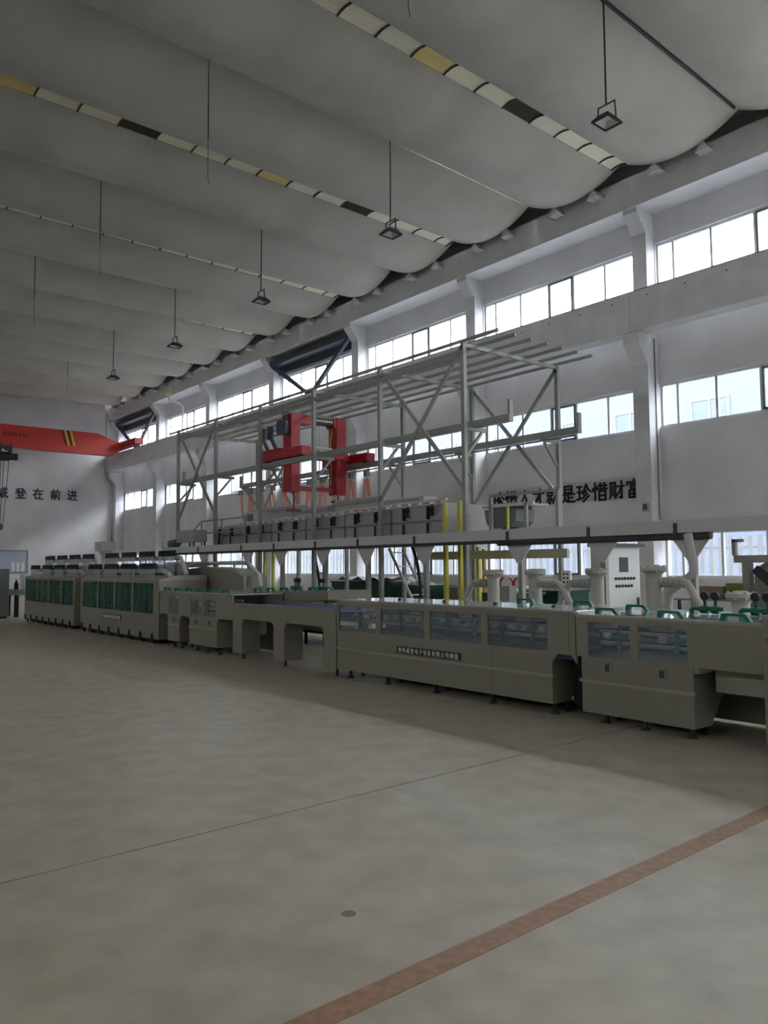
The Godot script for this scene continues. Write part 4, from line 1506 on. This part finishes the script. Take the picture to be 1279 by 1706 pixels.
# ---------------------------------------------------------------- the second line and other things behind the machines
func build_behind() -> void:
	var t := thing("rinse_unit", "low beige machine of the second line behind the long module", "machine")
	var s := ms()
	box(s, 9.1, 10.0, 0.32, 0.96, -4.1, -9.9)
	obj("casing", s, M.beige, t)
	for z in [-4.6, -6.4, -8.1, -9.7]:
		s = ms()
		tube(s, [Vector3(9.2, 0, z), Vector3(9.2, 0.33, z)], 0.03, 8)
		tube(s, [Vector3(9.95, 0, z), Vector3(9.95, 0.33, z)], 0.03, 8)
		obj("leg", s, M.darkgrey, t)
	t = thing("rinse_unit", "low beige machine on dark legs seen under the conveyor table", "machine")
	s = ms()
	box(s, 8.95, 9.9, 0.30, 0.80, -14.6, -12.6)
	obj("casing", s, M.beige_light, t)
	s = ms()
	box(s, 8.95, 9.9, 0.24, 0.30, -14.9, -12.6)
	obj("base_frame", s, M.dark, t)
	for z in [-14.2, -13.4, -12.75]:
		s = ms()
		tube(s, [Vector3(9.0, 0, z), Vector3(9.0, 0.25, z)], 0.035, 8)
		obj("leg", s, M.dark, t)
	# riser pipes with flanged heads and bent hoses
	var first: Node3D = null
	var spec := [[9.5, -8.65, 1.52, "white flanged riser pipe farthest left behind the long module"], [9.5, -7.78, 1.53, "second white flanged riser pipe behind the long module"], [9.62, -6.73, 1.54, "third white flanged riser pipe, left of the control cabinet"], [9.3, -5.62, 1.58, "white flanged riser pipe right of the control cabinet"], [8.95, -4.30, 1.27, "short white flanged riser pipe by the green and yellow cartons"]]
	for k in 5:
		var q = spec[k]
		var r := thing("riser_pipe", q[3], "pipe", Vector3(q[0], 0.963, q[1]), "flanged riser pipes of the second line")
		var h: float = q[2] - 0.96
		s = ms()
		lathe(s, Vector3.ZERO, [Vector2(0.125, 0), Vector2(0.125, 0.03), Vector2(0.10, 0.04), Vector2(0.10, h - 0.16), Vector2(0.115, h - 0.12)], 16)
		obj("barrel", s, M.pipe, r)
		s = ms()
		lathe(s, Vector3.ZERO, [Vector2(0.115, h - 0.12), Vector2(0.17, h - 0.075), Vector2(0.17, h - 0.03), Vector2(0.10, h - 0.02), Vector2(0.07, h), Vector2(0, h)], 16)
		for i in 8:
			var a := TAU * i / 8
			lathe(s, Vector3(cos(a) * 0.145, h - 0.1, sin(a) * 0.145), [Vector2(0, 0), Vector2(0.02, 0), Vector2(0.02, 0.09), Vector2(0, 0.095)], 6)
		obj("flange", s, M.pipe, r)
		if k < 4:
			var d := -1.0 if k == 0 or k == 2 else 1.0
			s = ms()
			var pts := []
			for i in 12:
				pts.append(Vector3(0.0, h - 0.23, d * (0.1 + 0.03 * i)))
			tube(s, pts, 0.055, 10)
			for i in 8:
				lathe(s, Vector3(0, h - 0.23, d * (0.12 + 0.042 * i) - 0.008), [Vector2(0.055, 0), Vector2(0.072, 0.004), Vector2(0.072, 0.014), Vector2(0.055, 0.018)], 12, Vector3.BACK)
			obj("hose", s, M.pipe, r)
			s = ms()
			tube(s, [Vector3(0, h - 0.23, d * 0.43), Vector3(0, h - 0.24, d * 0.47), Vector3(0, h - 0.28, d * 0.50), Vector3(0, 0.02, d * 0.68)], 0.05, 10)
			obj("elbow", s, M.pipe, r)
	# control cabinet
	t = thing("control_cabinet", "pale grey control cabinet with a dark screen and two rows of buttons", "cabinet")
	s = ms()
	box(s, 12.2, 13.4, 0.1, 1.92, -8.66, -8.4)
	obj("cabinet_body", s, M.cabinet, t)
	s = ms()
	box(s, 12.22, 13.38, 0.14, 1.90, -8.4, -8.38)
	var door := obj("cabinet_door", s, M.cabinet, t)
	s = ms()
	box(s, 12.7, 12.98, 1.44, 1.72, -8.38, -8.37)
	obj("screen", s, M.plate, door)
	for i in 13:
		s = ms()
		lathe(s, Vector3(12.56 + i * 0.1, 1.32, -8.38) if i < 7 else Vector3(12.58 + (i - 7) * 0.1, 1.18, -8.38), [Vector2(0.028, 0), Vector2(0.028, 0.025), Vector2(0, 0.028)], 8, Vector3.BACK)
		obj("push_button", s, M.dark, door)
	s = ms()
	box(s, 13.26, 13.3, 0.8, 0.95, -8.38, -8.35)
	obj("door_handle", s, M.darkgrey, door)
	s = ms()
	box(s, 12.16, 13.46, 1.92, 1.98, -8.70, -8.30)
	obj("canopy", s, M.darkgrey, t)
	s = ms()
	box(s, 12.22, 13.38, 0.0, 0.1, -8.64, -8.42)
	obj("plinth", s, M.dark, t)
	# kinked vent pipe and round post at the right
	s = ms()
	tube(s, [Vector3(9.9, 2.0, -5.45), Vector3(9.9, 1.55, -5.38), Vector3(9.9, 1.45, -5.4), Vector3(9.9, 1.2, -5.75), Vector3(9.9, 0.97, -5.78)], 0.06, 10)
	tag(obj("vent_pipe", s, M.plat), "kinked grey vent pipe under the platform's right end", "pipe")
	for q in [[11.05, -12.4, 11.15, -12.25, "black hose hanging from the platform behind the long module's far end"], [11.22, -16.42, 11.25, -16.15, "black hose hanging from the platform above the low dryer box"]]:
		s = ms()
		var pts := []
		for i in 9:
			var u := i / 8.0
			pts.append(Vector3(lerpf(q[0], q[2], u), lerpf(2.06, 0.8, u), lerpf(q[1], q[3], u) + 0.10 * sin(u * 3.0)))
		tube(s, pts, 0.035, 8)
		tag(obj("hose", s, M.hose), q[4], "hose", "black hanging hoses")
	t = thing("valve_stand", "small grey stand with two red valve handles between the riser pipes", "valve")
	s = ms()
	box(s, 11.0, 11.2, 0.0, 1.2, -9.90, -9.62)
	obj("stand", s, M.frame, t)
	for z in [-9.94, -9.60]:
		s = ms()
		tube(s, [Vector3(11.1, 1.2, z), Vector3(11.1, 1.28, z)], 0.03, 8)
		bar(s, Vector3(11.1, 1.27, z), Vector3(11.1, 1.36, z - 0.09), 0.03, 0.03)
		bar(s, Vector3(11.1, 1.27, z), Vector3(11.1, 1.36, z + 0.09), 0.03, 0.03)
		obj("valve_handle", s, M.red, t)
	t = thing("terminal_strip", "white perforated terminal strip standing left of the control cabinet", "terminal strip", Vector3(11.6, 0.0, -8.75))
	s = ms()
	box(s, -0.03, 0.03, 0.0, 1.15, -0.03, 0.03)
	obj("upright", s, M.frame, t)
	s = ms()
	box(s, -0.05, 0.0, 1.15, 1.48, -0.1, 0.1)
	var tsb := obj("strip_body", s, M.white, t)
	for i in 8:
		s = ms()
		box(s, -0.055, -0.05, 1.18 + 0.075 * (i / 2), 1.21 + 0.075 * (i / 2), -0.06 + 0.08 * (i % 2), -0.02 + 0.08 * (i % 2))
		obj("hole", s, M.dark, tsb)
	# ladder leaning below the platform
	t = thing("ladder", "grey ladder leaning under the platform above the blue conveyor belt", "ladder")
	for e in [0.0, 0.45]:
		s = ms()
		bar(s, Vector3(12.6 + e, 0, -13.6), Vector3(12.6 + e, 2.03, -15.0), 0.03, 0.07)
		obj("stile", s, M.plat, t)
	for i in 6:
		var u := (i + 0.5) / 6.0
		s = ms()
		tube(s, [Vector3(12.6, 2.1 * u, -13.6 - 1.4 * u), Vector3(13.05, 2.1 * u, -13.6 - 1.4 * u)], 0.016, 6)
		obj("rung", s, M.plat, t)
	# green tanks by the windows
	var gt := [[15.2, 16.6, -18.0, -21.1, 1.10, "long dark green tank by the low windows under the platform"], [15.2, 16.4, -16.4, -17.7, 1.02, "shorter dark green tank right of the long green tank"], [14.6, 15.8, -11.3, -12.6, 0.98, "dark green tank behind the riser pipes left of the control cabinet"], [13.2, 14.2, -11.4, -12.4, 0.96, "small dark green tank behind the leftmost riser pipes"]]
	for q in gt:
		t = thing("green_tank", q[5], "tank", Vector3.ZERO, "dark green tanks by the low windows")
		s = ms()
		box(s, q[0], q[1], 0.0, q[4] - 0.05, q[2], q[3])
		obj("tank_body", s, M.dkgreen, t)
		s = ms()
		box(s, q[0] - 0.04, q[1] + 0.04, q[4] - 0.05, q[4], q[2] + 0.04, q[3] - 0.04)
		obj("rim", s, M.dkgreen, t)
		if q == gt[0]:
			continue
		s = ms()
		for i in 5:
			var z := lerpf(q[2], q[3], 0.12 + 0.19 * i)
			lathe(s, Vector3(q[0] + 0.3, q[4], z), [Vector2(0.0, 0), Vector2(0.13, 0), Vector2(0.12, 0.05 + 0.03 * (i % 2)), Vector2(0, 0.1)], 10)
		obj("wrapped_bundle", s, M.white, t)
	t = thing("pallet_wrap", "crumpled white sheet lying on the long green tank", "sheet")
	s = ms()
	for i in 10:
		for j in 3:
			var z := -18.1 - i * 0.28
			var p := []
			for c in [[0, 0], [1, 0], [1, 1], [0, 1]]:
				p.append(Vector3(15.3 + (j + c[0]) * 0.35, 1.19 + 0.07 * sin((i + c[1]) * 2.3 + (j + c[0]) * 1.7), z - c[1] * 0.28))
			quad(s, p[0], p[1], p[2], p[3])
			quad(s, p[3] - Vector3(0, 0.012, 0), p[2] - Vector3(0, 0.012, 0), p[1] - Vector3(0, 0.012, 0), p[0] - Vector3(0, 0.012, 0))
	obj("sheet", s, M.white, t)
	# cartons
	for q in [[15.6, 16.2, 0.62, 0.98, -16.1, -15.35, M.card, "brown carton between the green tanks and the posts"], [14.2, 14.9, 0.92, 1.16, -7.15, -7.8, M.card, "brown carton left of the green cartons by the window"], [14.2, 14.9, 0.92, 1.22, -6.3, -7.1, M.boxgreen, "long olive green carton on the bench by the right window"], [14.2, 14.9, 0.92, 1.22, -5.65, -6.28, M.boxlight, "pale yellow carton beside the olive green one"]]:
		t = thing("carton", q[7], "box", Vector3.ZERO, "")
		s = ms()
		box(s, q[0], q[1], q[2], q[3], q[4], q[5])
		obj("box_body", s, q[6], t)
		s = ms()
		box(s, (q[0] + q[1]) / 2 - 0.03, (q[0] + q[1]) / 2 + 0.03, q[3], q[3] + 0.002, q[4], q[5])
		obj("tape", s, M.boxlight, t)
	t = thing("bench", "plain bench carrying the cartons by the right window", "bench")
	s = ms()
	box(s, 14.1, 15.0, 0.88, 0.92, -5.3, -8.1)
	obj("bench_top", s, M.beige, t)
	for q in [[14.15, -5.4], [14.9, -5.4], [14.15, -8.0], [14.9, -8.0]]:
		s = ms()
		box(s, q[0], q[0] + 0.05, 0, 0.88, q[1], q[1] - 0.05)
		obj("leg", s, M.darkgrey, t)
	s = ms()
	box(s, 15.55, 16.25, 0.0, 0.62, -16.15, -15.3)
	tag(obj("crate", s, M.boxlight), "pale crate under the brown carton", "crate")
	# grey machine with a dark wheel at the right edge
	t = thing("winding_machine", "grey machine with a dark wheel and a red motor at the right edge", "machine", Vector3(0, -0.10, -0.34))
	var ox := 10.35
	s = ms()
	box(s, ox, ox + 0.12, 0.1, 1.78, -4.60, -4.50)
	box(s, ox - 0.02, ox + 0.14, 1.70, 1.80, -4.7, -4.1)
	box(s, ox - 0.02, ox + 0.05, 1.80, 2.02, -4.72, -4.67)
	box(s, ox - 0.02, ox + 0.05, 1.98, 2.02, -4.72, -4.58)
	obj("arm", s, M.machine, t)
	s = ms()
	prism(s, [Vector2(-4.52, 0.3), Vector2(-3.0, 0.3), Vector2(-3.0, 1.82), Vector2(-4.2, 1.82), Vector2(-4.5, 1.6)], Vector3(ox + 0.25, 0, 0), Vector3.BACK, Vector3.UP, Vector3(-0.1, 0, 0))
	obj("side_plate", s, M.machine, t)
	s = ms()
	bar(s, Vector3(ox + 0.12, 1.62, -4.48), Vector3(ox + 0.12, 1.1, -3.9), 0.05, 0.12)
	obj("strut", s, M.darkgrey, t)
	s = ms()
	lathe(s, Vector3(ox + 0.15, 0.98, -3.9), [Vector2(0, 0), Vector2(0.12, 0.0), Vector2(0.12, 0.03), Vector2(0.42, 0.03), Vector2(0.45, 0.06), Vector2(0.45, 0.0), Vector2(0.4, -0.01)], 28, Vector3.LEFT)
	obj("wheel", s, M.darkgrey, t)
	s = ms()
	rbox(s, ox - 0.05, ox + 0.4, 1.84, 2.12, -4.14, -3.4, 0.04)
	var mo := obj("motor", s, mat(Color(0.45, 0.12, 0.12), 0.5), t)
	s = ms()
	lathe(s, Vector3(ox - 0.05, 1.98, -3.92), [Vector2(0.09, 0), Vector2(0.09, 0.02), Vector2(0, 0.025)], 12, Vector3.LEFT)
	box(s, ox + 0.0, ox + 0.08, 2.12, 2.17, -4.12, -4.04)
	obj("motor_cap", s, M.dark, mo)
	s = ms()
	box(s, ox, ox + 0.5, 0.1, 0.4, -4.6, -3.0)
	obj("base", s, M.darkgrey, t)
	# exhaust boxes on stacks far left
	var eb := thing("exhaust_box", "grey square exhaust box rising above the far etching tunnel", "exhaust", Vector3(8.8, 0, -24.4))
	s = ms()
	rbox(s, -0.26, 0.26, 2.12, 2.42, -0.26, 0.26, 0.02)
	obj("box_body", s, M.plat, eb)
	s = ms()
	lathe(s, Vector3.ZERO, [Vector2(0.13, 0), Vector2(0.13, 1.98), Vector2(0.22, 2.12)], 14)
	obj("stack", s, M.plat, eb)
	# things at the far left
	t = thing("grey_cabinet", "tall grey green cabinet cut off by the left edge of the picture", "cabinet")
	s = ms()
	rbox(s, 5.9, 6.62, 0.06, 1.58, -27.4, -26.9, 0.02)
	obj("cabinet_body", s, M.greycab, t)
	s = ms()
	box(s, 5.95, 6.57, 0.0, 0.06, -27.35, -26.95)
	obj("plinth", s, M.dark, t)
	t = thing("work_table", "low dark legged table between the grey cabinet and the far tunnel", "table")
	s = ms()
	box(s, 6.85, 7.9, 0.72, 0.90, -28.4, -27.2)
	obj("table_top", s, M.tank, t)
	for q in [[6.9, -27.3], [7.8, -27.3], [6.9, -28.3], [7.8, -28.3]]:
		s = ms()
		box(s, q[0], q[0] + 0.12, 0, 0.72, q[1], q[1] - 0.12)
		obj("leg", s, M.dark, t)
	t = thing("small_box", "small white control box standing on the low table at the far left", "box", Vector3(7.45, 0.90, -27.8))
	s = ms()
	rbox(s, -0.25, 0.25, 0, 0.5, -0.2, 0.2, 0.02)
	obj("box_body", s, M.white, t)
	s = ms()
	for i in 2:
		box(s, 0.02, 0.12, 0.12 + i * 0.18, 0.2 + i * 0.18, 0.2, 0.21)
	obj("socket", s, M.darkgrey, t)
	t = thing("bottle", "dark bottle standing at the left end of the low table", "bottle", Vector3(6.98, 0.90, -27.5))
	s = ms()
	lathe(s, Vector3.ZERO, [Vector2(0, 0), Vector2(0.07, 0), Vector2(0.07, 0.2), Vector2(0.03, 0.26), Vector2(0.03, 0.32), Vector2(0, 0.32)], 12)
	obj("bottle_body", s, M.dark, t)
